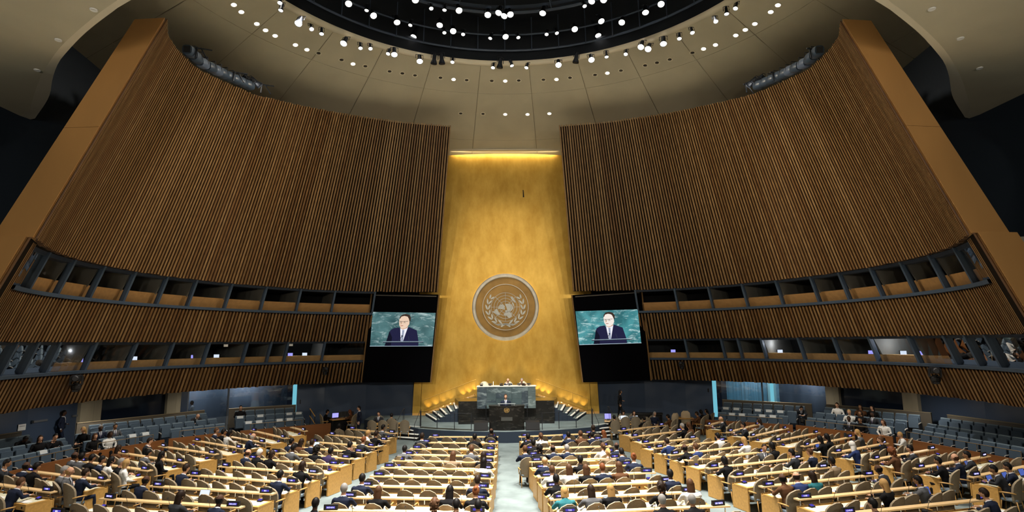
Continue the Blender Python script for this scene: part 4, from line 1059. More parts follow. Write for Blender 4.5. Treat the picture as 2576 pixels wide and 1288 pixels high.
SK={1:(.55,.31,.20),2:(.34,.18,.10),3:(.075,.038,.024)}
CL=dict(N=('navy suit',(.012,.017,.036)),K=('black clothes',(.006,.006,.007)),G=('grey suit',(.085,.088,.095)),W=('white shirt',(.68,.68,.66)),B=('brown top',(.10,.045,.02)),T=('teal jacket',(.02,.12,.14)),U=('blue suit',(.02,.035,.11)),O=('tan suit',(.22,.16,.10)),P=('dark purple jacket',(.03,.02,.06)),C=('charcoal suit',(.025,.027,.032)))
def cmat(pref,key,col,rough=.85): return mat(pref+str(key),col,rough,spec=.15)
def person(pose,loc,rz,hair,hcol,skin,cloth,label,group,scale=1.,cat='person'):
    b=BODY[pose]; o=link('person',b['me'],None,loc,rz); o.scale=(scale,)*3; tag(o,label,cat,group)
    cn=CL[cloth][1]; skin_m=cmat('skin_',skin,SK[skin],.6); cl=cmat('cloth_',cloth,cn)
    tr=cl if cloth in 'NKGCUO' else cmat('cloth_','K',CL['K'][1])
    sh=cmat('cloth_','shirt',(.62,.64,.68)) if cloth in 'NGUCO' else cl
    for i,mm in enumerate((cl,skin_m,tr,sh,MATS['matt_black'])):
        o.material_slots[i].link='OBJECT'; o.material_slots[i].material=mm
    fc=link('facial_features',FACE,o,b['hc']); fc.rotation_euler=(b['rx'],0,0)
    if cloth in 'NGUCO' and hair not in ('l','o','u','p','f'): link('shirt_front',b['shirt'],o); link('tie',b['tie'],o)
    if hair:
        h=link('headscarf' if hair=='f' else 'hair',HAIR[hair],o,b['hc']); h.rotation_euler=(b['rx'],0,0)
        h.material_slots[0].link='OBJECT'; h.material_slots[0].material=cmat('hair_',hcol,HC[hcol][1],.55)
    return o
def pdesc(hair,hcol,cloth,skin):
    hn=HC[hcol][0].replace(' ','-'); cn=CL[cloth][0]
    if hair=='f': return '%s headscarf person in %s'%(hn,cn)
    if hair=='b': return 'balding %s person in %s'%({'k':'dark','d':'dark','n':'fair','y':'fair','g':'grey','w':'white-haired','r':'ruddy'}[hcol],cn)
    st={'s':'short ','l':'long ','o':'bobbed ','u':'bun-wearing ','p':'ponytailed ','c':'curly '}[hair]
    return '%s%s-haired person in %s'%(st,hn,cn)
# head pixel, hair style, hair colour, skin, clothes, pose (l lean d desk c chin b back p lap r reach n bend), turn in degrees
PEOPLE="""10 1173 s k 2 C c -40|50 1215 s n 1 N l 0|118 1169 b k 3 N d 0|148 1155 s k 3 G d 20|164 1151 b k 3 G d -10|150 1171 s k 2 K d 0|230 1160 l k 1 W d -15|221 1178 s g 1 G d -30
255 1181 b y 1 G p -50|184 1197 s d 1 N d -5|287 1160 s g 1 K d -30|287 1176 o y 1 W p -20|275 1151 s k 2 N d -20|278 1130 l d 1 B d 0|340 1144 s k 2 G l 0|364 1108 s d 1 C c -20|389 1155 l k 1 K p -15|354 1206 b k 3 N l -10|214 1146 s k 2 K d 0
540 1083 s n 1 N r -20|568 1084 s k 2 K d 0|580 1087 o k 2 W d 0|626 1100 b w 1 N l -20|668 1132 s w 1 K d -10|600 1143 b n 1 N d -15|638 1149 o d 1 K d -15|709 1115 s k 2 N d -10|737 1118 s d 2 N d 0|756 1109 l d 1 B d 0|759 1122 s k 3 G d -5
468 1178 s d 1 N l -10|499 1233 l d 1 C d -10|593 1244 b k 3 N d -10|693 1205 s k 2 N d 0|809 1164 o d 1 K d 0|833 1135 s k 3 P l 0|818 1126 c k 3 K d 0|880 1121 s k 1 K c 0|860 1236 s g 1 N d 5|793 1276 s k 3 K d 0
896 1096 s y 1 W d -15|901 1110 s r 1 C d -10|926 1098 s d 2 K d 0|967 1078 s k 2 G r -10|1015 1121 s k 3 G l 0|1048 1101 s d 2 C d 5|1194 1099 s k 3 K d 0|1237 1089 b k 3 K c 0|1146 1139 l n 1 O d 0|1183 1134 s n 1 G l 0|1222 1140 l d 1 K d 0
1209 1169 l k 2 W d -10|901 1210 s k 2 N d 0|1138 1228 l k 1 K d 0|1197 1214 s d 1 N d 0|934 1247 l n 1 K d 0|1116 1260 c n 1 K d 0|1121 1272 s k 2 K d 0|1191 1247 u r 1 K d 0|1188 1265 s k 2 N d 0
1329 1095 s k 2 K d 0|1336 1109 s k 3 K d 0|1369 1098 p n 1 W d 0|1423 1087 s k 2 N d 0|1441 1096 s n 1 B d 0|1469 1086 s k 2 N l 0|1502 1080 s d 2 K d 0|1509 1090 l r 1 G d 10|1343 1122 c k 2 K d 0|1347 1126 s n 1 N d 0|1392 1128 b k 3 N l 0|1434 1126 s g 1 N l 0
1537 1117 p n 1 W d 0|1540 1139 p y 1 O d 0|1564 1125 b k 3 N d 0|1583 1135 s k 1 N l 0|1612 1155 u r 1 N d -10|1366 1156 b y 1 N d 0|1381 1173 s n 1 W d 0|1429 1171 l n 1 K d 0|1433 1182 l n 1 W d 0|1467 1162 s k 3 K d 0|1491 1171 s r 1 N d 0|1545 1174 l n 1 B d 0
1391 1208 s k 3 K d 0|1410 1247 o y 1 T d 0|1501 1244 l d 1 G d 0|1546 1237 l y 1 K d 0|1698 1199 s k 3 N d 0|1690 1239 c d 1 K d 0|1685 1122 b k 3 K d 10|1664 1109 s d 1 U l 0
1697 1066 l n 1 B d 20|1742 1073 s g 1 K r 20|1787 1093 s k 1 W d 0|1725 1121 s n 1 U d 10|1767 1153 o k 1 K d 10
1870 1073 s k 1 C r 20|1893 1112 l y 1 W d 10|1939 1128 s d 1 G p 150|1963 1133 s k 1 C d 20|1972 1126 o k 2 K d 10|2033 1133 s n 1 N d 15|2067 1110 l k 1 K d 10|2104 1107 l k 1 K d 10|2099 1160 s k 3 O c 10|1894 1194 b k 3 B d 0|1963 1203 b d 1 U l -10|2051 1212 l d 1 T d 0|1764 1235 l n 1 W r -10|1779 1280 s g 2 K d 0|1703 1286 s g 1 K d 0
1824 1056 b y 1 C r 20|1926 1060 l d 1 G d 10|2239 1110 s n 1 K r 20|2182 1089 l y 1 G d 30|2300 1130 s k 1 C d 15|2173 1131 f w 1 U d 10|2270 1149 c r 1 B d 10|2235 1183 b k 3 C l 20|2375 1160 s k 2 K d 15|2436 1155 b n 1 N d 20|2462 1149 s k 2 C d 20|2511 1180 s k 2 C l 20|2571 1181 s k 2 N c 20|2364 1221 s k 2 G d 20|2284 1233 l y 1 K r 15|2502 1246 s d 1 N l 15|2216 1274 s k 1 K d 10"""
PEOPLE=[p.split() for l in PEOPLE.split('\n') for p in l.split('|')]
POSE=dict(l='lean',d='desk',c='chin',b='back',p='lap',r='reach',n='bend')
YS=-.84                                # hips behind the ledge line
left=[]
for q in PEOPLE:
    px,py=float(q[0]),float(q[1]); pose=POSE[q[6]]; b=BODY[pose]
    best=None
    for r in rows:
        # head sits at height hc.z and forward of the hips by hc.y
        p=atz(px,py,b['hc'].z*1.09); v=Vector((p.x-r['c'].x,p.y-r['c'].y)); x=v.dot(r['u']); y=v.dot(Vector((-r['u'].y,r['u'].x)))
        if abs(x)>r['L']/2+.45: continue
        e=abs(y-(YS+b['hc'].y))
        if best is None or e<best[0]: best=(e,r,x)
    if best and best[0]<.95:
        e,r,x=best; x=max(-r['L']/2+.28,min(r['L']/2-.28,x)); r['occ'].append([x,q])
    else: left.append(q)
print('unplaced',[(q[0],q[1]) for q in left])
rr=random.Random(21)
GR_P='delegates seated at the desks'; GR_C='tan delegates chairs'
for r in rows:
    L=r['L']; n=r['n']; occ=sorted(r['occ'],key=lambda o:o[0])
    for k in range(1,len(occ)):
        if occ[k][0]-occ[k-1][0]<.56: occ[k][0]=occ[k-1][0]+.56
    ov=(occ[-1][0]-(L/2-.2)) if occ else 0
    if ov>0:
        for o in occ: o[0]-=ov
        for k in range(len(occ)-2,-1,-1):
            if occ[k+1][0]-occ[k][0]<.56: occ[k][0]=occ[k+1][0]-.56
    seats=[(o[0],o[1]) for o in occ]
    for k in range(n):
        x=-L/2+L*(k+.5)/n+rr.uniform(-.04,.04)
        if all(abs(x-o[0])>.52 for o in occ): seats.append((x,None))
    seats.sort(key=lambda s:s[0])
    where='%s row, %s'%(ORD[r['ri']],BLOCK[r['bk']])
    for k,(x,q) in enumerate(seats):
        pos='%s from left, %s'%(ORD[k+1],where)
        turn=math.radians(float(q[7])) if q else rr.uniform(-.16,.16)
        big=abs(turn)>1.2
        chair(place(r,x,(YS-.27 if q else YS-.20+rr.uniform(-.04,.08)),0),r['ang']+(turn if not big else 0)*(.5 if q else 1),('tan padded chair under its sitter, ' if q else 'empty tan padded chair, ')+pos,GR_C)
        if q:
            hs=None if False else q[2]
            person(POSE[q[6]],place(r,x,YS,0),r['ang']+turn,hs,q[3],int(q[4]),q[5],pdesc(hs,q[3],q[5],int(q[4]))+', '+pos,GR_P,rr.uniform(1.07,1.11))
# ================================================================== side seats
M_fab=mat('seat_fabric_blue',(.062,.092,.130),.75,spec=.2,noise=(25,.06,2))
M_fab2=mat('seat_fabric_edge',(.17,.23,.28),.7,spec=.2)
M_cover=mat('headrest_cover',(.52,.56,.58),.8)
def pad(w,h,t,top=.06):
    m=MB(); out=[]
    for x,z in ((-w,0),(w,0),(w,h-top),(w-top*.25,h-top*.3),(w-top,h),(-w+top,h),(-w+top*.25,h-top*.3),(-w,h-top)): out.append((x,z))
    m.extr(out,lambda u,v,k:(u,k,v),0,t); return m
def tf(m,fn): m.v=[fn(*v) for v in m.v]; return m
SB=tf(pad(.245,.64,.09),lambda x,y,z:(x,y+.12+.10*z,z+.31)).mesh('backrest',M_fab)
SBe=tf(pad(.235,.05,.075,.02),lambda x,y,z:(x,y+.192,z+.935)).mesh('backrest_edge',M_fab2)
SS=tf(pad(.225,.50,.10,.05),lambda x,y,z:(x,y+.00+.06*z,z+.36)).mesh('seat',M_fab)
SD=MB().box((0,-.12,.43),(.44,.46,.09)).mesh('seat',M_fab)
SC_=MB().hexa([(-.16,.07,.70),(.16,.07,.70),(.16,.20,.70),(-.16,.20,.70)],[(-.16,.185,.99),(.16,.185,.99),(.16,.30,.985),(-.16,.30,.985)]).mesh('headrest_cover',M_cover)
SA=MB().tube([(.28,.16,.62),(.28,-.08,.60),(.28,-.16,.56)],.022,6).mesh('armrest',mat('armrest_grey',(.38,.36,.33),.5))
SP=MB().box((.28,.05,.30),(.045,.34,.60)).mesh('standard',M_dark)
def zrow(name,s): return None
SEC=[ # side, section name, row name, platform z, px of first and last seat top, first covered fraction
(-1,'far','rear',.65,(603,1034.5,727.6,1026.8)),(-1,'far','middle',.45,(604,1047.7,751,1037.6)),(-1,'far','front',.25,(625,1061,752.5,1051)),
(-1,'middle','rear',.65,(239,1069.7,508,1041)),(-1,'middle','middle',.45,(205,1092,533.5,1054.7)),(-1,'middle','front',.25,(225,1110,365,1089)),(-1,'middle','front',.25,(442,1078.8,553.7,1067)),
(-1,'near','rear',.65,(-30,1112,60,1097)),(-1,'near','middle',.45,(-30,1136,150,1105)),(-1,'near','front',.25,(-30,1163,166,1122.5)),
(1,'far','rear',.65,(1830.5,1013,2013,1022.5)),(1,'far','middle',.45,(1826.6,1025.4,1992.7,1035.5)),(1,'far','front',.25,(1817,1038.6,1971,1047)),
(1,'middle','rear',.65,(2086.7,1026,2300,1044)),(1,'middle','middle',.45,(2064,1039,2266,1058)),(1,'middle','front',.25,(2042,1052,2233,1073)),
(1,'near','rear',.65,(2379,1053,2600,1083)),(1,'near','middle',.45,(2344.5,1068,2600,1108)),(1,'near','front',.25,(2308,1082,2600,1131))]
SEATS=[]; FRONT={}
rr=random.Random(31)
seg_no={}
for s,sec,rw,pz,(x0,y0,x1,y1) in SEC:
    a=atz(x0,y0,pz+.96); b=atz(x1,y1,pz+.96); d=(b-a); L=d.length; u=d/L; ang=math.atan2(u.y,u.x); nrm=Vector((u.y,-u.x,0))
    n=max(2,round(L/.565)+1)
    # platform step under the row
    e0=a-u*.42+nrm*.45; e1=b+u*.42+nrm*.45; f0=a-u*.42-nrm*.62; f1=b+u*.42-nrm*.62
    m=MB(); m.prism([(e0.x,e0.y),(e1.x,e1.y),(f1.x,f1.y),(f0.x,f0.y)],0,pz); struct(O('floor_step_'+SIDE[s],m,M_carpet2))
    key=(s,sec,rw); base=seg_no.get(key,0)
    for k in range(n):
        p=a.lerp(b,k/(n-1)); 
        SEATS.append(dict(s=s,sec=sec,rw=rw,pz=pz,p=Vector((p.x,p.y,pz))+nrm*.22,ang=ang,k=base+k+1,occ=None,cover=(rr.random()<(.55 if sec=='far' and rw!='rear' else .3 if rw=='front' and s<0 else .0))))
    seg_no[key]=base+n
    if rw=='front':
        # wooden partition before the front row, and its slim rail
        ext0=a-u*.5+nrm*.72; ext1=b+u*.5+nrm*.72
        if s<0 and sec=='far': ext1=b+u*1.6+nrm*.72
        if s>0 and sec=='far': ext0=a-u*1.6+nrm*.72
        m=MB(); q=[(ext0.x,ext0.y),(ext1.x,ext1.y),(ext1.x-nrm.x*.08,ext1.y-nrm.y*.08),(ext0.x-nrm.x*.08,ext0.y-nrm.y*.08)]; m.prism(q,0,.86)
        FRONT.setdefault((s,sec),0); FRONT[(s,sec)]+=1
        tag(O('partition',m,M_part),'dark stained wooden partition below the %s %s side seats%s'%(SIDE[s],sec,'' if FRONT[(s,sec)]==1 else ', beyond the steps'),'partition')
        h=thing('seat_rail','slim brass rail before the front row of %s %s side seats%s'%(SIDE[s],sec,'' if FRONT[(s,sec)]==1 else ', beyond the steps'),'rail',(0,0,0))
        c0=a+nrm*.60; c1=b+nrm*.60; m=MB(); m.tube([Vector((c0.x,c0.y,1.16)),Vector((c1.x,c1.y,1.16))],.014,5); O('rail',m,mat('brass_dull',(.20,.14,.07),.5,metal=.4),h)
        for t in (0,.33,.66,1):
            c=c0.lerp(c1,t); m=MB(); m.tube([(c.x,c.y,.25),(c.x,c.y,1.16)],.012,5); O('post',m,MATS['brass_dull'],h)
    if rw=='rear':
        g0=a-u*.5-nrm*.66; g1=b+u*.5-nrm*.66; m=MB(); m.prism([(g0.x,g0.y),(g1.x,g1.y),(g1.x-nrm.x*.1,g1.y-nrm.y*.1),(g0.x-nrm.x*.1,g0.y-nrm.y*.1)],0,1.70)
        t=thing('parapet','grey-brown parapet behind the rear row of %s %s side seats'%(SIDE[s],sec),'parapet'); O('wall',m,mat('parapet_brown',(.10,.085,.065),.7),t)
        m=MB(); m.prism([(g0.x+nrm.x*.02,g0.y+nrm.y*.02),(g1.x+nrm.x*.02,g1.y+nrm.y*.02),(g1.x-nrm.x*.12,g1.y-nrm.y*.12),(g0.x-nrm.x*.12,g0.y-nrm.y*.12)],1.70,1.725); O('lit_top',m,mat('lit_top',(.28,.23,.15),.5),t)  # paler top strip paints in the lit upper edge of the parapet
# audience: head pixel, hair, colour, skin, clothes, pose, turn
AUD="""71 1092 s k 3 K n -20|93 1097 l d 1 K p -30|129 1089 s k 1 K c -20|186 1058 l y 1 K p -60|208 1078 l n 1 K p -10|248 1088 s g 3 N p 0|270 1081 o d 3 W p 0|296 1077 s k 2 G p 0|498 1027 b w 1 C n -10|584 1022 s k 1 K p 0
2010 1011 s k 1 C n 20|2116 1014 s d 1 W p 10|2136 1028 s y 1 W p 10|2152 1028 l d 2 B p 10|2132 1044 s d 3 C p 10|2159 1046 s k 2 K p 10|2174 1035 l d 2 K p 0|2198 1030 l k 1 K p 0|2182 1041 s k 3 C p 0|2212 1052 l n 1 W p 0|2196 1087 l y 1 G p 0"""
for q in [p.split() for l in AUD.split('\n') for p in l.split('|')][:-1]:
    pose=POSE[q[6]]; b=BODY[pose]
    def err(sv):
        if sv['occ']: return 1e9
        R=Matrix.Rotation(sv['ang']+PI,3,'Z'); x,y=proj(sv['p']+R@Vector((0,b['hc'].y,0))+Vector((0,0,b['hc'].z))); return math.hypot(x-float(q[0]),y-float(q[1]))
    best=min(SEATS,key=err); best['occ']=q
for sv in SEATS:
    loc='%s from left, %s row, %s %s side seats'%(ORD[sv['k']],sv['rw'],SIDE[sv['s']],sv['sec'])
    t=thing('side_seat',('blue padded seat under its sitter, ' if sv['occ'] else 'blue flip-up seat%s, '%(' with pale headrest cover' if sv['cover'] else ''))+loc,'seat',sv['p'],sv['ang'],'blue side seats')
    link('backrest',SB,t); link('backrest_edge',SBe,t); link('seat',SD if sv['occ'] else SS,t); link('armrest',SA,t); link('standard',SP,t)
    if sv['cover'] and not sv['occ']: link('headrest_cover',SC_,t)
    q=sv['occ']
    if q:
        person(POSE[q[6]],sv['p']+Matrix.Rotation(sv['ang'],3,'Z')@Vector((0,-.10,-.03)),sv['ang']+PI+math.radians(float(q[7])),q[2],q[3],int(q[4]),q[5],pdesc(q[2],q[3],q[5],1)+', '+loc,'people in the side seats',1.0)
# ------------------------------------------------------------------ people standing
def stander(px,py,zf,pose,rz,hair,hc,sk,cl,label,sc=1.0):
    b=BODY[pose]; p=atz(px,py,zf+b['hc'].z*sc); person(pose,(p.x,p.y,zf),rz,hair,hc,sk,cl,label,'people standing in the hall',sc)
stander(158,1039,.47,'walk',-1.2,'s','k',3,'N','tall dark man in navy suit standing among the left near seats')
stander(426,1011,.0,'stand',-2.6,'s','d',1,'K','man in dark sweater standing before the beige left column',1.02)
stander(485,1013,.0,'stand',2.2,'s','k',3,'W','person in pale shirt standing in the left lobby opening')
stander(633,1000,.0,'stand',PI,'b','n',1,'N','man in dark suit standing behind the left lobby glass',1.02)
stander(905,1027,.0,'stand',1.9,'s','k',1,'N','man in navy suit standing by the left technical desk')
stander(1558,986,.6,'walk',-1.9,'l','k',2,'K','woman in black walking on the dais before the navy wall')
stander(1272,998,.62,'stand',PI,'s','n',1,'N','speaker in glasses and dark suit standing at the rostrum',1.07)
# presiding table: two people and a third, empty chair
M_leather=mat('cream_leather',(.74,.66,.48),.5)
def armchair(loc,rz,label,mt,cat='chair'):
    t=thing('leather_chair',label,cat,loc,rz)
    m=MB(); 
    rows_=[]
    for j in range(7):
        v=j/6; w_=.27*(1 if v<.7 else math.sqrt(max(.12,1-((v-.7)/.34)**2))); rows_.append([((i/4-1)*w_,-.06-.10*v+.08*((i/4-1))**2,.45+.72*v) for i in range(9)])
    m.grid(rows_); m.grid([[(x,y-.09,z) for x,y,z in r_] for r_ in rows_],flip=True)
    per=lambda R_:[r_[0] for r_ in R_]+R_[-1][1:]+[r_[-1] for r_ in R_[::-1]][1:]+R_[0][::-1][1:-1]
    m.grid([per(rows_),[(x,y-.09,z) for x,y,z in per(rows_)]],closed=True); O('backrest',m,mt,t,smooth=True)
    m=MB(); m.box((0,.2,.44),(.52,.5,.13)); O('seat',m,mt,t)
    for s in (-1,1): m=MB(); m.box((s*.29,.16,.62),(.07,.42,.06)); m.box((s*.29,.3,.5),(.05,.06,.2)); O('arm',m,mt,t)
    m=MB(); m.lathe([(.28,.02),(.28,.05),(.04,.07),(.04,.38)],10); O('pedestal',m,M_dark,t); return t
PZ=1.755
def seated_at(px,py,zf,rz,pose,hair,hc,sk,cl,label,group='people at the stage tables'):
    b=BODY[pose]; p=atz(px,py,zf+b['hc'].z); R=Matrix.Rotation(rz,3,'Z')@Vector((0,b['hc'].y,0)); l=Vector((p.x-R.x,p.y-R.y,zf)); person(pose,l,rz,hair,hc,sk,cl,label,group); cc=Matrix.Rotation(rz,3,'Z')@Vector((0,-.17,0)); chair(l+cc,rz,'tan chair of the '+' '.join(label.split()[:11]),'chairs at the stage tables'); return l
for i,(px,nm) in enumerate(((1218,'left'),(1279,'middle'),(1315,'right'))):
    p=aty(px,965,36.75)
    armchair((p.x,36.75,PZ),PI,'cream leather chair, %s one behind the green marble desk'%nm,M_leather)
for px,py,h_,hc_,sk,cl,l in ((1278,962,'b','g',1,'N','balding presiding man in dark suit behind the green marble desk'),(1313,960,'s','g',1,'B','grey-haired woman in brown jacket behind the green marble desk')):
    b=BODY['chin' if px<1300 else 'desk']; p=aty(px,py,36.0); person('chin' if px<1300 else 'desk',(p.x,36.42,PZ+.07),PI,h_,hc_,sk,cl,l,'people at the stage tables')
M_mon=emat('monitor_glow',(.35,.33,.9),1.3); M_monw=emat('monitor_white',(.75,.82,.95),1.2)
def monitor(loc,rz,label,w=.30,h=.20,tiltd=15,mt=None,cat='monitor',lit=True):
    t=thing('desk_monitor',label,cat,loc,rz)
    M=Matrix.Rotation(math.radians(tiltd),4,'X')
    m=MB(); m.box((0,0,h/2+.07),(w,.03,h),M=None); m.v=[tuple(Matrix.Translation((0,0,.05))@M@Vector((x,y,z-.05))) for x,y,z in m.v]; O('case',m,M_black,t)
    if lit: m=MB(); m.box((0,-.017,h/2+.07),(w-.03,.006,h-.03)); m.v=[tuple(Matrix.Translation((0,0,.05))@M@Vector((x,y,z-.05))) for x,y,z in m.v]; O('screen',m,mt or M_mon,t)
    m=MB(); m.lathe([(.09,0),(.09,.012),(.02,.02),(.02,.12)],8); O('stand',m,M_dark,t); return t
ZT=ZD+2.17
for k,(px,nm) in enumerate(((1233,'left'),(1281,'middle'),(1306,'right-centre'),(1330,'right'))):
    p=aty(px,972,35.35); monitor((p.x,35.35,ZT),PI,'black flat monitor on the green marble desk, %s one'%nm,.24,.07,40,lit=False)
for k,(px,nm) in enumerate(((1211,'far left'),(1262,'left of the presiding man'),(1318,'before the woman'))):
    p=aty(px,972,35.2); t=thing('desk_telephone','black desk telephone on the green marble desk, %s'%nm,'telephone',(p.x,35.2,ZT),.4*k)
    m=MB(); m.hexa([(-.09,-.1,0),(.09,-.1,0),(.09,.1,0),(-.09,.1,0)],[(-.08,-.08,.03),(.08,-.08,.03),(.08,.1,.09),(-.08,.1,.09)]); O('base',m,M_black,t)
    m=MB(); m.tube([(-.1,.05,.1),(-.07,.05,.13),(.07,.05,.13),(.1,.05,.1)],[.03,.022,.022,.03],6); O('handset',m,M_dark,t)
p=aty(1345,970,35.3); t=tag(link('papers',PAPER[2],None,(p.x,35.3,ZT),.3),'white papers at the right end of the green marble desk','papers')
p=aty(1241,965,35.5); t=tag(O('document_stand',MB().box((0,0,.12),(.03,.16,.24)),M_white,None,(p.x,35.5,ZT)),'thin white document stand left of centre on the marble desk','stand')
# ------------------------------------------------------------------ tables on the floor beside the dais
def floor_table(px0,py0,px1,py1,zt,depth,label,mt,leg=M_dark):
    a=atz(px0,py0,zt); b=atz(px1,py1,zt); d=b-a; L=d.length; ang=math.atan2(d.y,d.x); t=thing('stage_table',label,'table',((a.x+b.x)/2,(a.y+b.y)/2,0),ang)
    m=MB(); m.box((0,depth/2,zt-.03),(L,depth,.06)); O('table_top',m,mt,t)
    m=MB(); m.box((0,depth*.6,zt/2-.03),(L*.92,.04,zt-.06)); O('front_panel',m,leg,t)
    for s in (-1,1): m=MB(); m.box((s*(L/2-.06),depth/2,zt/2-.03),(.05,depth*.9,zt-.06)); O('side_panel',m,leg,t)
    return t,ang,L
def tl(t,x,y,z=0): return t.matrix_basis@Vector((x,y,z)) if False else Vector(t.location)+Matrix.Rotation(t.rotation_euler.z,3,'Z')@Vector((x,y,z))
t1,a1,L1=floor_table(836,1056,892,1051,.78,.9,'black technical desk with monitors left of the dais',M_wood,M_black)
for k,(x,y,lit) in enumerate(((-.45,.3,True),(-.1,.55,False),(.3,.6,False),(.6,.35,False))): monitor(tl(t1,x*L1/1.5,y,.78),a1+PI*(0 if lit else .9),'monitor %s from left on the left technical desk'%ORD[k+1],.42,.3,4,lit=lit)
t2,a2,L2=floor_table(927,1068,1003,1067,.75,.7,'light wooden table left of the dais steps',M_wood)
t3,a3,L3=floor_table(1521,1059,1648,1060,.75,.7,'light wooden table right of the dais steps',M_woodL)
for k,(fx,mt) in enumerate(((-.43,M_mon),(-.12,M_monw),(.12,M_monw))): monitor(tl(t3,fx*L3,.3,.75),a3+.1,'%s from left on the right stage table'%('lit monitor '+ORD[k+1]),.40 if k==0 else .34,.33 if k==0 else .22,-5,mt)
t4,a4,L4=floor_table(1705,1052,1746,1052,.75,.8,'small wooden table by the right wall near cream chairs',M_wood)
t5,a5,L5=floor_table(1598,1040,1668,1041,1.15,.6,'tall black table standing at the navy wall, right of the dais',M_black,M_black)
for k in range(4):
    if k<4: chair(tl(t2,-.9+.62*k+.35,-.75),a2+(.1*k-.2),'tan chair %s from left before the left stage table'%ORD[k+1],'chairs at the stage tables')
for k in range(4): chair(tl(t3,-.30*L3+.20*L3*k,-.7),a3+(.2-.1*k),'tan chair %s from left before the right stage table'%ORD[k+1],'chairs at the stage tables')
for px,py,rz,pose,h_,hc_,sk,cl,l in ((824,1036,-1.2,'desk','s','k',2,'K','dark-clothed person at the left end of the left technical desk'),(880,1036,1.4,'desk','l','r',1,'B','auburn-haired person at the right end of the left technical desk'),(952.5,1041,PI,'lap','s','d',1,'C','man in charcoal suit facing out at the left stage table'),(985,1045,.2,'desk','s','k',2,'K','dark person with back turned at the left stage table'),(853,1072,.3,'desk','s','k',3,'K','dark person sitting before the left technical desk'),
  (1568,1038,PI,'desk','c','k',1,'W','black-haired person in white facing out at the right stage table'),(1595,1039,PI,'desk','l','d',1,'G','woman facing out between the laptops of the right stage table'),(1647,1041,PI+.2,'lap','o','g',1,'N','grey-haired woman in dark suit before the tall black table'),(1752.5,1041,1.0,'desk','s','d',2,'B','person in rust top at the small right table'),(1763,1036,.8,'desk','o','k',2,'K','black-haired person at the far side of the small right table'),(1777,1034.5,1.6,'desk','l','k',2,'K','dark-haired woman at the end of the small right table'),(1620,1053,.3,'desk','s','k',2,'K','dark person bent over, back turned, at the right stage table'),(1680,1048,.9,'desk','s','k',2,'B','person in brown top right of the right stage table'),(2264,1094,1.0,'chin','s','y',1,'W','blond man in white shirt, hand at chin, below the right seats'),(1545,1050,0,'desk','s','k',2,'K','dark person with back turned behind the violet monitor')):
    seated_at(px,py,0,rz,pose,h_,hc_,sk,cl,l)
for k,(px,py) in enumerate(((1695,1048),(1725,1042))):
    p=atz(px,py,.95); armchair((p.x,p.y,0),.6-1.0*k,'cream high-backed chair %s from left by the small right table'%ORD[k+1],mat('cream_fabric',(.62,.50,.34),.8))
# wooden angled handrails at the end of the left partition
t=thing('ramp_rail','pair of orange wooden rails on a dark post, left of the technical desk','handrail',atz(786,1090,0))
for dz in (0,.42): m=MB(); m.tube([(-.25,.1,1.45-dz),(.15,-.1,1.0-dz)],.03,6); O('rail',m,M_wood,t)
m=MB(); m.tube([(-.2,.08,0),(-.2,.08,1.4)],.02,6); m.tube([(.13,-.09,0),(.13,-.09,1.0)],.02,6); O('post',m,M_dark,t)
# door furniture and notices on the navy left wall
def wall_item(px,py,s,w,h,mt,name,label,cat,th=.05,shape=None):
    v=wpt(px,s); d=WALLP[min(NT-1,WALLP.index(v)+1)]-WALLP[max(0,WALLP.index(v)-1)]; ang=math.atan2(d.y,d.x*-s)
    z=aty(px,py,v.y-.15).z; n=Vector((d.y,-d.x)).normalized(); n=n if n.x>0 else -n; q=v+n*.06
    t=thing(name,label,cat,(q.x*-s,q.y,z),ang)
    return t
t=wall_item(99,1060,-1,.6,.1,M_steel,'push_bar','steel push bar on the navy door at far left','door bar'); m=MB(); m.box((0,0,0),(.75,.06,.09)); O('bar',m,M_steel,t); m=MB(); m.box((-.33,.0,0),(.06,.1,.12)); O('bracket',m,M_dark,t)
t=wall_item(194,1046,-1,.6,.1,M_steel,'push_bar','steel push bar on the navy door beside the left beige column','door bar'); m=MB(); m.box((0,0,0),(.55,.06,.09)); O('bar',m,M_steel,t)
t=tag(O('notice',MB().box((0,0,0),(.36,.02,.26)),M_white,wall_item(57,1076,-1,.3,.2,M_white,'notice_board','white paper notice on the navy wall at far left','notice')),'','') if False else None
t=wall_item(57,1076,-1,.3,.2,M_white,'notice','white paper notice on the navy wall at far left','notice'); m=MB(); m.box((0,0,0),(.36,.02,.28)); O('sheet',m,M_paper,t); m=MB(); m.box((0,-.012,.05),(.25,.004,.02)); O('print',m,M_dark,t)
t=wall_item(1780,982,1,.2,.3,M_dark,'wall_speaker','small dark speaker on the navy wall near right daylight window','speaker'); m=MB(); m.box((0,0,0),(.18,.12,.28)); O('cabinet',m,M_dark,t); m=MB(); m.box((0,.07,0),(.14,.02,.22)); O('grille',m,M_black,t)
t=wall_item(754,1011,-1,.2,.3,M_dark,'wall_speaker','small dark speaker on the navy wall near left daylight strip','speaker'); m=MB(); m.box((0,0,0),(.18,.12,.28)); O('cabinet',m,M_dark,t); m=MB(); m.box((0,.07,0),(.14,.02,.22)); O('grille',m,M_black,t)
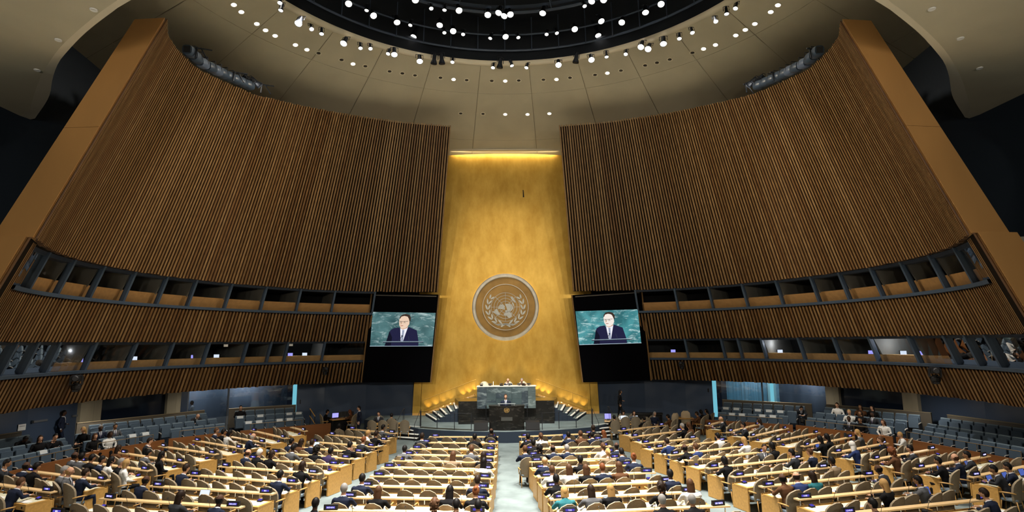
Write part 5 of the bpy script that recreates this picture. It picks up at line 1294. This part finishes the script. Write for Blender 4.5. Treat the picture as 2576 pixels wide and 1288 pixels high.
# ================================================================== dome rig
rig=thing('lighting_rig','dark circular lighting rig inside the dome opening','lighting rig',(0,18,0))
def ringtube(R,z,r,n=90): 
    m=MB(); k=6; rows_=[[((R+r*math.cos(2*PI*j/k))*math.cos(2*PI*i/n),(R+r*math.cos(2*PI*j/k))*math.sin(2*PI*i/n),z+r*math.sin(2*PI*j/k)) for i in range(n)] for j in range(k)]
    m.grid(rows_+[rows_[0]],closed=True); return m
M_pipe=mat('rig_pipe',(.06,.085,.14),.4)
for R,z,r in ((11.45,21.35,.06),(11.3,22.2,.05),(9.3,22.3,.09),(9.0,22.9,.06),(6.6,22.9,.09),(6.3,23.5,.06),(3.6,23.4,.08)): O('ring_pipe',ringtube(R,z,r),M_pipe,rig)
for k in range(48):
    a=2*PI*k/48; m=MB(); c,s_=math.cos(a),math.sin(a); m.tube([(11.4*c,11.4*s_,21.3),(11.3*c,11.3*s_,23.2)],.03,5); O('hanger',m,M_pipe,rig)
    if k%2==0:
        m=MB(); m.tube([(9.2*c,9.2*s_,22.3),(9.1*c,9.1*s_,23.4)],.03,5); m.tube([(9.25*c,9.25*s_,22.3),(6.6*c,6.6*s_,22.9)],.03,5); O('strut',m,M_pipe,rig)
m=MB(); m.grid([[pol(r,2*PI*k/72,z) for k in range(72)] for r,z in ((8.9,22.45),(9.7,22.5))],closed=True); m.v=[(x,y-18,z) for x,y,z in m.v]; O('catwalk',m,mat('catwalk',(.03,.045,.075),.6),rig)
# spotlights: body, yoke, lens
def fixture_meshes():
    out={}
    for nm,(L,r) in dict(big=(.55,.17),small=(.42,.105),tube=(1.05,.17)).items():
        b=MB().lathe([(r*.45,L),(r*.62,L*.92),(r*.62,L*.45),(r,L*.12),(r*1.02,0),(r*.96,0),(r*.9,.05)],12,cap=False).mesh('body',M_rig)
        l=MB().lathe([(r*.93,.035),(r*.5,.02),(.001,.012)],12,cap=False).mesh('lens',M_lamp)
        y=MB().tube([(-r*1.15,0,L*.5),(-r*1.15,0,L*1.05),(0,0,L*1.15),(r*1.15,0,L*1.05),(r*1.15,0,L*.5)],.016,5).mesh('yoke',M_rig)
        d=MB().lathe([(r*1.0,0),(r*1.0,-.005)],4).mesh('barn_door',M_rig)
        out[nm]=(b,l,y,d)
    return out
FX=fixture_meshes()
RIM="704 8 s|706 27 s|750 60 b|784 74 s|809 86 s|864 110 b|907 122 s|932 123 s|976 136 s|992 138 b|1056 155 b|1091 161 x|1112 161 x|1138 157 s|1240 171 s|1257 171 x|1288 166 s|1324 171 s|1405 164 b|1448 158 x|1488 151 b|1526 144 s|1574 137 s|1612 119 b|1630 124 b|1669 111 b|1709 98 s|1742 83 s|1801 55 s|1828 36 s|1850 22 s"
INN="877 10 b|922 27 s|940 40 b|999 57 b|1032 64 s|1040 93 t|1106 64 b|1118 83 s|1140 79 b|1165 87 s|1155 27 b|1118 26 s|1085 22 s|1045 1 b|1227 38 b|1254 33 b|1268 41 b|1284 37 b|1233 97 s|1272 93 b|1365 34 b|1488 4 b|1471 16 s|1518 0 b|1304 95 s|1375 87 s|1401 84 s|1446 74 b|1513 54 b|1505 90 t|1564 57 b|1624 32 b|1663 11 b|1717 26 t"
def fixture(p,aim,kind,lit,label,group):
    b,l,y,d=FX[kind]; t=thing('spotlight',label,'spotlight',p,0,group)
    dv=(Vector(aim)-Vector(p)).normalized(); t.rotation_euler=dv.to_track_quat('-Z','Y').to_euler()
    link('body',b,t); link('yoke',y,t); link('lens' if lit else 'barn_door',l if lit else d,t)
rr=random.Random(9)
for grp,src,zz in (('rim',RIM,20.72),('inner',INN,21.75)):
    for k,e in enumerate(sorted(src.split('|'),key=lambda e:float(e.split()[0]))):
        x,y,c=e.split(); p=atz(float(x),float(y),zz)
        if grp=='rim':                     # hung on the pipe just inside the dome opening
            d_=ray(float(x),float(y)); lo_,hi_=10.,60.
            for _ in range(40):
                t_=(lo_+hi_)/2; q_=CAM+d_*t_
                if q_.y<18 or math.hypot(q_.x,q_.y-18)<11.42: lo_=t_
                else: hi_=t_
            p=CAM+d_*lo_
        dc=(CAM-p).normalized(); aim=p+(dc*(.62 if c!='s' else .42)+Vector((rr.uniform(-.3,.3),rr.uniform(-.2,.1),-(.75 if c!='s' else .85)))).normalized()*10
        if c=='t': aim=Vector((p.x*1.6 if x!='1040' else -9,p.y-7,0))
        if c=='x': aim=Vector((p.x+rr.uniform(-3,3),p.y+3,0))
        fixture(p,aim,{'b':'big','s':'small','t':'tube','x':'big'}[c],c!='x',
          ('%s spotlight on the dome rim, %s from left'%('dark unlit' if c=='x' else 'large lit' if c=='b' else 'small lit',ORD[k+1])) if grp=='rim' else '%s spotlight hanging inside the dome, %s from left'%('long tubular' if c=='t' else 'large bright' if c=='b' else 'small bright',ORD[k+1]),'dome spotlights')
# downlights set in the ceiling ring
DL="588 11|607 29|646 59|668 75|692 89|743 112|772 124|888 160|1141 199|1271 203|1400 199|1271 287|1327 287|1382 285|1528 183|1770 122|1800 112|1851 88|1875 74|1899 59|1939 29|1957 12"
UL="801 133|859 150|919 166|980 179|1012 184|1044 189|1108 195|1174 201|1237 203|1305 202|1367 200|1434 195|1497 188|1562 177|1623 164|1653 157|1685 149|1742 132|1159 285|1215 286"
DT=MB().lathe([(.15,0),(.155,-.03),(.115,-.035),(.11,.0)],16,cap=False).mesh('trim_ring',M_ceilrim)
DG=MB().lathe([(.115,-.02),(.001,-.03)],16,cap=False).mesh('lamp',M_lampsm)
DX=MB().lathe([(.10,-.004),(.001,-.004)],16,cap=False).mesh('cover',mat('dl_cover',(.08,.065,.045),.6))
DX2=MB().tube([(-.10,0,-.01),(0,0,-.05),(.10,0,-.01)],.012,5).mesh('bracket',M_dark)
for lit,src in ((True,DL),(False,UL)):
    for k,e in enumerate(src.split('|')):
        x,y=map(float,e.split()); p=raycone(x,y); a=math.atan2(p.y-18,p.x)
        t=thing('downlight','%s round downlight in the ceiling ring, %s from left'%('lit' if lit else 'unlit',ORD[k+1]),'downlight',p,0,'ceiling downlights')
        nrm=Vector((math.cos(a)*-.295,math.sin(a)*-.295,-1)).normalized(); t.rotation_euler=(-nrm).to_track_quat('Z','Y').to_euler()
        link('trim_ring',DT,t); link('lamp' if lit else 'cover',DG if lit else DX,t)
        if not lit: link('bracket',DX2,t)
# ------------------------------------------------------------------ loudspeaker clusters on the slatted walls
M_spk=mat('speaker_blue_grey',(.045,.07,.11),.35); M_spk2=mat('speaker_light',(.11,.15,.23),.3)
def cab(k):
    m=MB(); rows_=[]
    for j in range(6):
        t=j/5; w_=.30+.05*math.sin(PI*t); rows_.append([(w_*math.copysign(abs(math.cos(a))**.7,math.cos(a)),-.36+.72*t,w_*math.copysign(abs(math.sin(a))**.7,math.sin(a))) for a in [2*PI*i/14 for i in range(14)]])
    m.grid(rows_,closed=True,flip=True); m.add(rows_[0],[tuple(range(14))]); m.add(rows_[-1],[tuple(range(13,-1,-1))]); return m
CB=cab(0).mesh('cabinet',M_spk,True); CB2=cab(1).mesh('cabinet',M_spk2,True)
CG=MB().box((0,-.37,0),(.4,.03,.4)).mesh('grille',M_dark)
CBR=MB().tube([(-.33,.1,-.05),(-.33,.1,.42),(.33,.1,.42),(.33,.1,-.05)],.03,5).mesh('bracket',M_rig)
for s in (-1,1):
    lo=[min(range(NS),key=lambda i:abs(proj(cone(SL[i],_tz[i]))[0]-x)) for x in (468,486,502,520,536,552,568,584,600,616)]
    for k,i in enumerate(lo):
        a=cone(SL[i],_tz[i]+.27); b=cone(SL[min(NS-1,i+3)],_tz[min(NS-1,i+3)]+.27); p=Vector((a.x*-s,a.y,a.z)); d=Vector(((b-a).x*-s,(b-a).y,(b-a).z)).normalized()
        t=thing('loudspeaker','blue-grey loudspeaker on top of the %s slatted wall, %s from the fin'%(SIDE[s],ORD[k+1]),'loudspeaker',p,0,'loudspeakers on the slatted walls')
        t.rotation_euler=d.to_track_quat('Y','Z').to_euler(); t.scale=(.62,.66,.62)
        link('cabinet',CB2 if k in(2,4) else CB,t); link('grille',CG,t); link('bracket',CBR,t)
    for k,x in enumerate((632,648)):
        i=min(range(NS),key=lambda i:abs(proj(cone(SL[i],_tz[i]))[0]-x)); a=cone(SL[i],_tz[i]+.42); p=Vector((a.x*-s,a.y,a.z))
        fixture(p,Vector((s*2,33,10)),'big',True,'blue-lit spotlight at the stage end of the %s loudspeaker row, %s of two'%(SIDE[s],ORD[k+1]),'wall-top spotlights')
    for k,x in enumerate((470,566,640)):
        i=min(range(NS),key=lambda i:abs(proj(cone(SL[i],_tz[i]))[0]-x)); a=cone(SL[i],_tz[i]+.85); p=Vector((a.x*-s,a.y,a.z))
        t=thing('bracket_frame','black bracket frame behind the %s loudspeaker row, %s of three'%(SIDE[s],ORD[k+1]),'bracket',p-Vector((0,0,.85)))
        m=MB(); m.tube([(0,0,0),(0,.1,.5)],.03,5); m.tube([(.4,.15,0),(.1,.15,.5)],.025,5); O('leg',m,M_rig,t); m=MB(); m.tube([(-.1,.1,.48),(.5,.25,.45)],.03,5); O('arm',m,M_rig,t)
# ------------------------------------------------------------------ robotic cameras on the lower band
for k,(px,py,s,sc_,l) in enumerate(((160,962,-1,1.25,'large black robotic camera on the lower left slatted band'),(817,932,-1,.9,'small black robotic camera on the left band near the screen'),(1718,918,1,.9,'small black robotic camera on the right band near the screen'),(2378,942,1,1.25,'large black robotic camera on the lower right slatted band'))):
    f=lambda i: abs(proj(mir(cone(TIER[i],3.7),s))[0]-px)
    i=min(range(NT),key=f); q=cone(TIER[i]-TN[i]*.45,3.7); q=Vector(mir(q,s)); z=aty(px,py,q.y).z
    t=thing('robotic_camera',l,'camera',(q.x,q.y,z),(.5 if s<0 else -.5)); t.scale=(sc_,)*3
    m=MB(); m.box((0,.1,-.28),(.16,.5,.06)); m.tube([(0,.25,-.28),(0,.35,-.05)],.04,6); O('bracket',m,M_black,t)
    m=MB(); m.lathe([(.13,-.25),(.15,-.2),(.15,-.1),(.09,-.06),(.09,.0)],12); O('pan_head',m,M_black,t)
    m=MB(); m.box((-.16,0,.06),(.05,.16,.28)); m.box((.16,0,.06),(.05,.16,.28)); m.box((0,0,-.07),(.36,.15,.04)); O('yoke',m,M_black,t)
    m=MB(); m.box((0,.02,.14),(.24,.5,.2)); O('body',m,M_black,t)
    m=MB(); m.lathe([(.08,0),(.10,.05),(.10,.2),(.075,.22)],12,M=Matrix.Translation((0,-.2,.14))@Matrix.Rotation(PI/2,4,'X')); O('lens',m,M_dark,t)
# ------------------------------------------------------------------ laptops and bottles on the desks
def laptop_meshes():
    base=MB().box((0,0,.009),(.33,.23,.018)).mesh('base',M_dark)
    baseW=MB().box((0,0,.009),(.33,.23,.018)).mesh('base',mat('aluminium',(.5,.5,.5),.35,metal=.7))
    R=Matrix.Translation((0,.115,.018))@Matrix.Rotation(math.radians(-18),4,'X')
    lid=MB().box((0,.004,.115),(.33,.012,.23)); lid.v=[tuple(R@Vector(v)) for v in lid.v]
    sc_=MB().box((0,-.004,.118),(.305,.004,.20)); sc_.v=[tuple(R@Vector(v)) for v in sc_.v]
    kb=MB().box((0,.02,.0185),(.29,.11,.002)).mesh('keyboard',M_black)
    return base,baseW,lid,sc_,kb
LB,LBW,LL,LS,LK=laptop_meshes()
M_lapb=emat('laptop_blue',(.10,.16,.55),.8); M_lapw=emat('laptop_white',(.80,.86,.92),1.1); M_lapk=mat('laptop_off',(.01,.012,.016),.2)
LMS={c:(LL.mesh('lid',M_dark if c!='w' else MATS['aluminium']),LS.mesh('screen',{'b':M_lapb,'w':M_lapw,'k':M_lapk}[c])) for c in 'bwk'}
def on_row(px,py,z,ymin=-.62,ymax=-.25):
    best=None
    for r in rows:
        p=atz(px,py,z); v=Vector((p.x-r['c'].x,p.y-r['c'].y)); x=v.dot(r['u']); y=v.dot(Vector((-r['u'].y,r['u'].x)))
        if abs(x)>r['L']/2-.1: continue
        e=abs(y+.42)
        if best is None or e<best[0]: best=(e,r,x)
    return best
LAP="2333 1176 b|2468 1203 b|2312 1233 b|2201 1125 b|2409 1165 b|2228 1156 k|2253 1151 k|2550 1187 b|2500 1194 b|1765 1098 w|1734 1240 w|2045 1124 b|1847 1085 k|1808 1065 k|1724 1084 k|1340 1140 w|1570 1149 b|1595 1166 w|1676 1215 b|1523 1253 w|1547 1151 k|1414 1094 b|544 1235 w|640 1274 w|564 1096 w|770 1126 w|857 1153 k|940 1107 k|396 1126 b"
cnt={}
for e in LAP.split('|'):
    x,y,c=e.split(); bst=on_row(float(x),float(y),.87)
    if not bst or bst[0]>.9: continue
    _,r,xx=bst; key=(r['bk'],r['ri'],c); cnt[key]=cnt.get(key,0)+1
    t=thing('laptop','open laptop with %s screen%s on the %s row, %s'%({'b':'blue','w':'white','k':'dark'}[c],'' if cnt[key]==1 else ', %s such,'%ORD[cnt[key]],ORD[r['ri']],BLOCK[r['bk']]),'laptop',place(r,xx,-.47,.776),r['ang']+random.Random(e).uniform(-.15,.15),'laptops on the desks')
    link('base',LBW if c=='w' else LB,t); link('lid',LMS[c][0],t); link('screen',LMS[c][1],t); link('keyboard',LK,t)
M_bot=glass('bottle_plastic',(.86,.9,.92),.12,.08,1.3)
BO=MB().lathe([(.032,0),(.034,.02),(.034,.14),(.026,.18),(.013,.205),(.013,.22)],10).mesh('body',M_bot,True); BC=MB().lathe([(.015,.22),(.015,.24)],8).mesh('cap',M_white); BLb=MB().lathe([(.0348,.07),(.0348,.12)],10,cap=False).mesh('label_band',mat('bottle_label',(.35,.5,.62),.5))
cnt={}
for e in "2314 1179|2354 1174|2330 1218|2213 1236|1578 1251|1633 1244|505 1194|598 1080|649 1091|1537 1122".split('|'):
    x,y=map(float,e.split()); bst=on_row(x,y,.87)
    if not bst: continue
    _,r,xx=bst; key=(r['bk'],r['ri']); cnt[key]=cnt.get(key,0)+1
    t=thing('water_bottle','clear water bottle%s standing on the %s row, %s'%('' if cnt[key]==1 else ', second one,',ORD[r['ri']],BLOCK[r['bk']]),'bottle',place(r,xx,-.27,.756),0,'water bottles'); link('body',BO,t); link('cap',BC,t); link('label_band',BLb,t)
# ------------------------------------------------------------------ working lights, monitors and papers inside the lower booths
BK="115 905 -1|175 912 -1|205 925 -1|345 900 -1|490 903 -1|545 900 -1|735 903 -1|768 905 -1|1690 905 1|1960 890 1|2185 900 1|2270 890 1|2310 905 1|2420 880 1"
for k,e in enumerate(BK.split('|')):
    px,py,s=e.split(); px=float(px); py=float(py); s=int(s)
    i=min(range(NT),key=lambda i: abs(proj(mir(cone(TIER[i]+TN[i]*.9,4.75),s))[0]-px)); q=Vector(mir(cone(TIER[i]+TN[i]*.95,Z_SILL2+.302),s))
    nm='booth desk, %s bright spot from left'%ORD[k+1]
    t=thing('booth_console','small lit console and papers inside the lower glazed %s'%nm,'console',q,0,'interpreters consoles')
    m=MB(); m.box((0,0,.12),(.34,.05,.22)); O('monitor',m,M_black,t); m=MB(); m.box((0,-.03,.12),(.30,.01,.18)); O('screen',m,M_monw if k%2 else M_mon,t); m=MB(); m.box((.35,-.05,.008),(.4,.28,.016)); O('papers',m,M_paper,t)
    if k in (1,4,6,9,11,12):
        L=bpy.data.lights.new('booth_lamp','POINT'); L.energy=22; L.color=(.85,.9,1); L.shadow_soft_size=.05; link('booth_lamp',L,loc=q+Vector((.15*-s,-.1,.55)))
for px,s in ((575,-1),(738,-1)):
    i=min(range(NT),key=lambda i: abs(proj(mir(cone(TIER[i],5.3),s))[0]-px)); q=Vector(mir(cone(TIER[i]+TN[i]*.16,5.36),s))
    t=thing('booth_notice','white paper notice on the lower booth glass, %s one'%('left' if px<600 else 'right'),'notice',q,.6); m=MB(); m.box((0,0,0),(.22,.015,.22)); O('sheet',m,M_paper,t); m=MB(); m.box((0,-.01,.03),(.16,.004,.02)); O('print',m,M_dark,t)
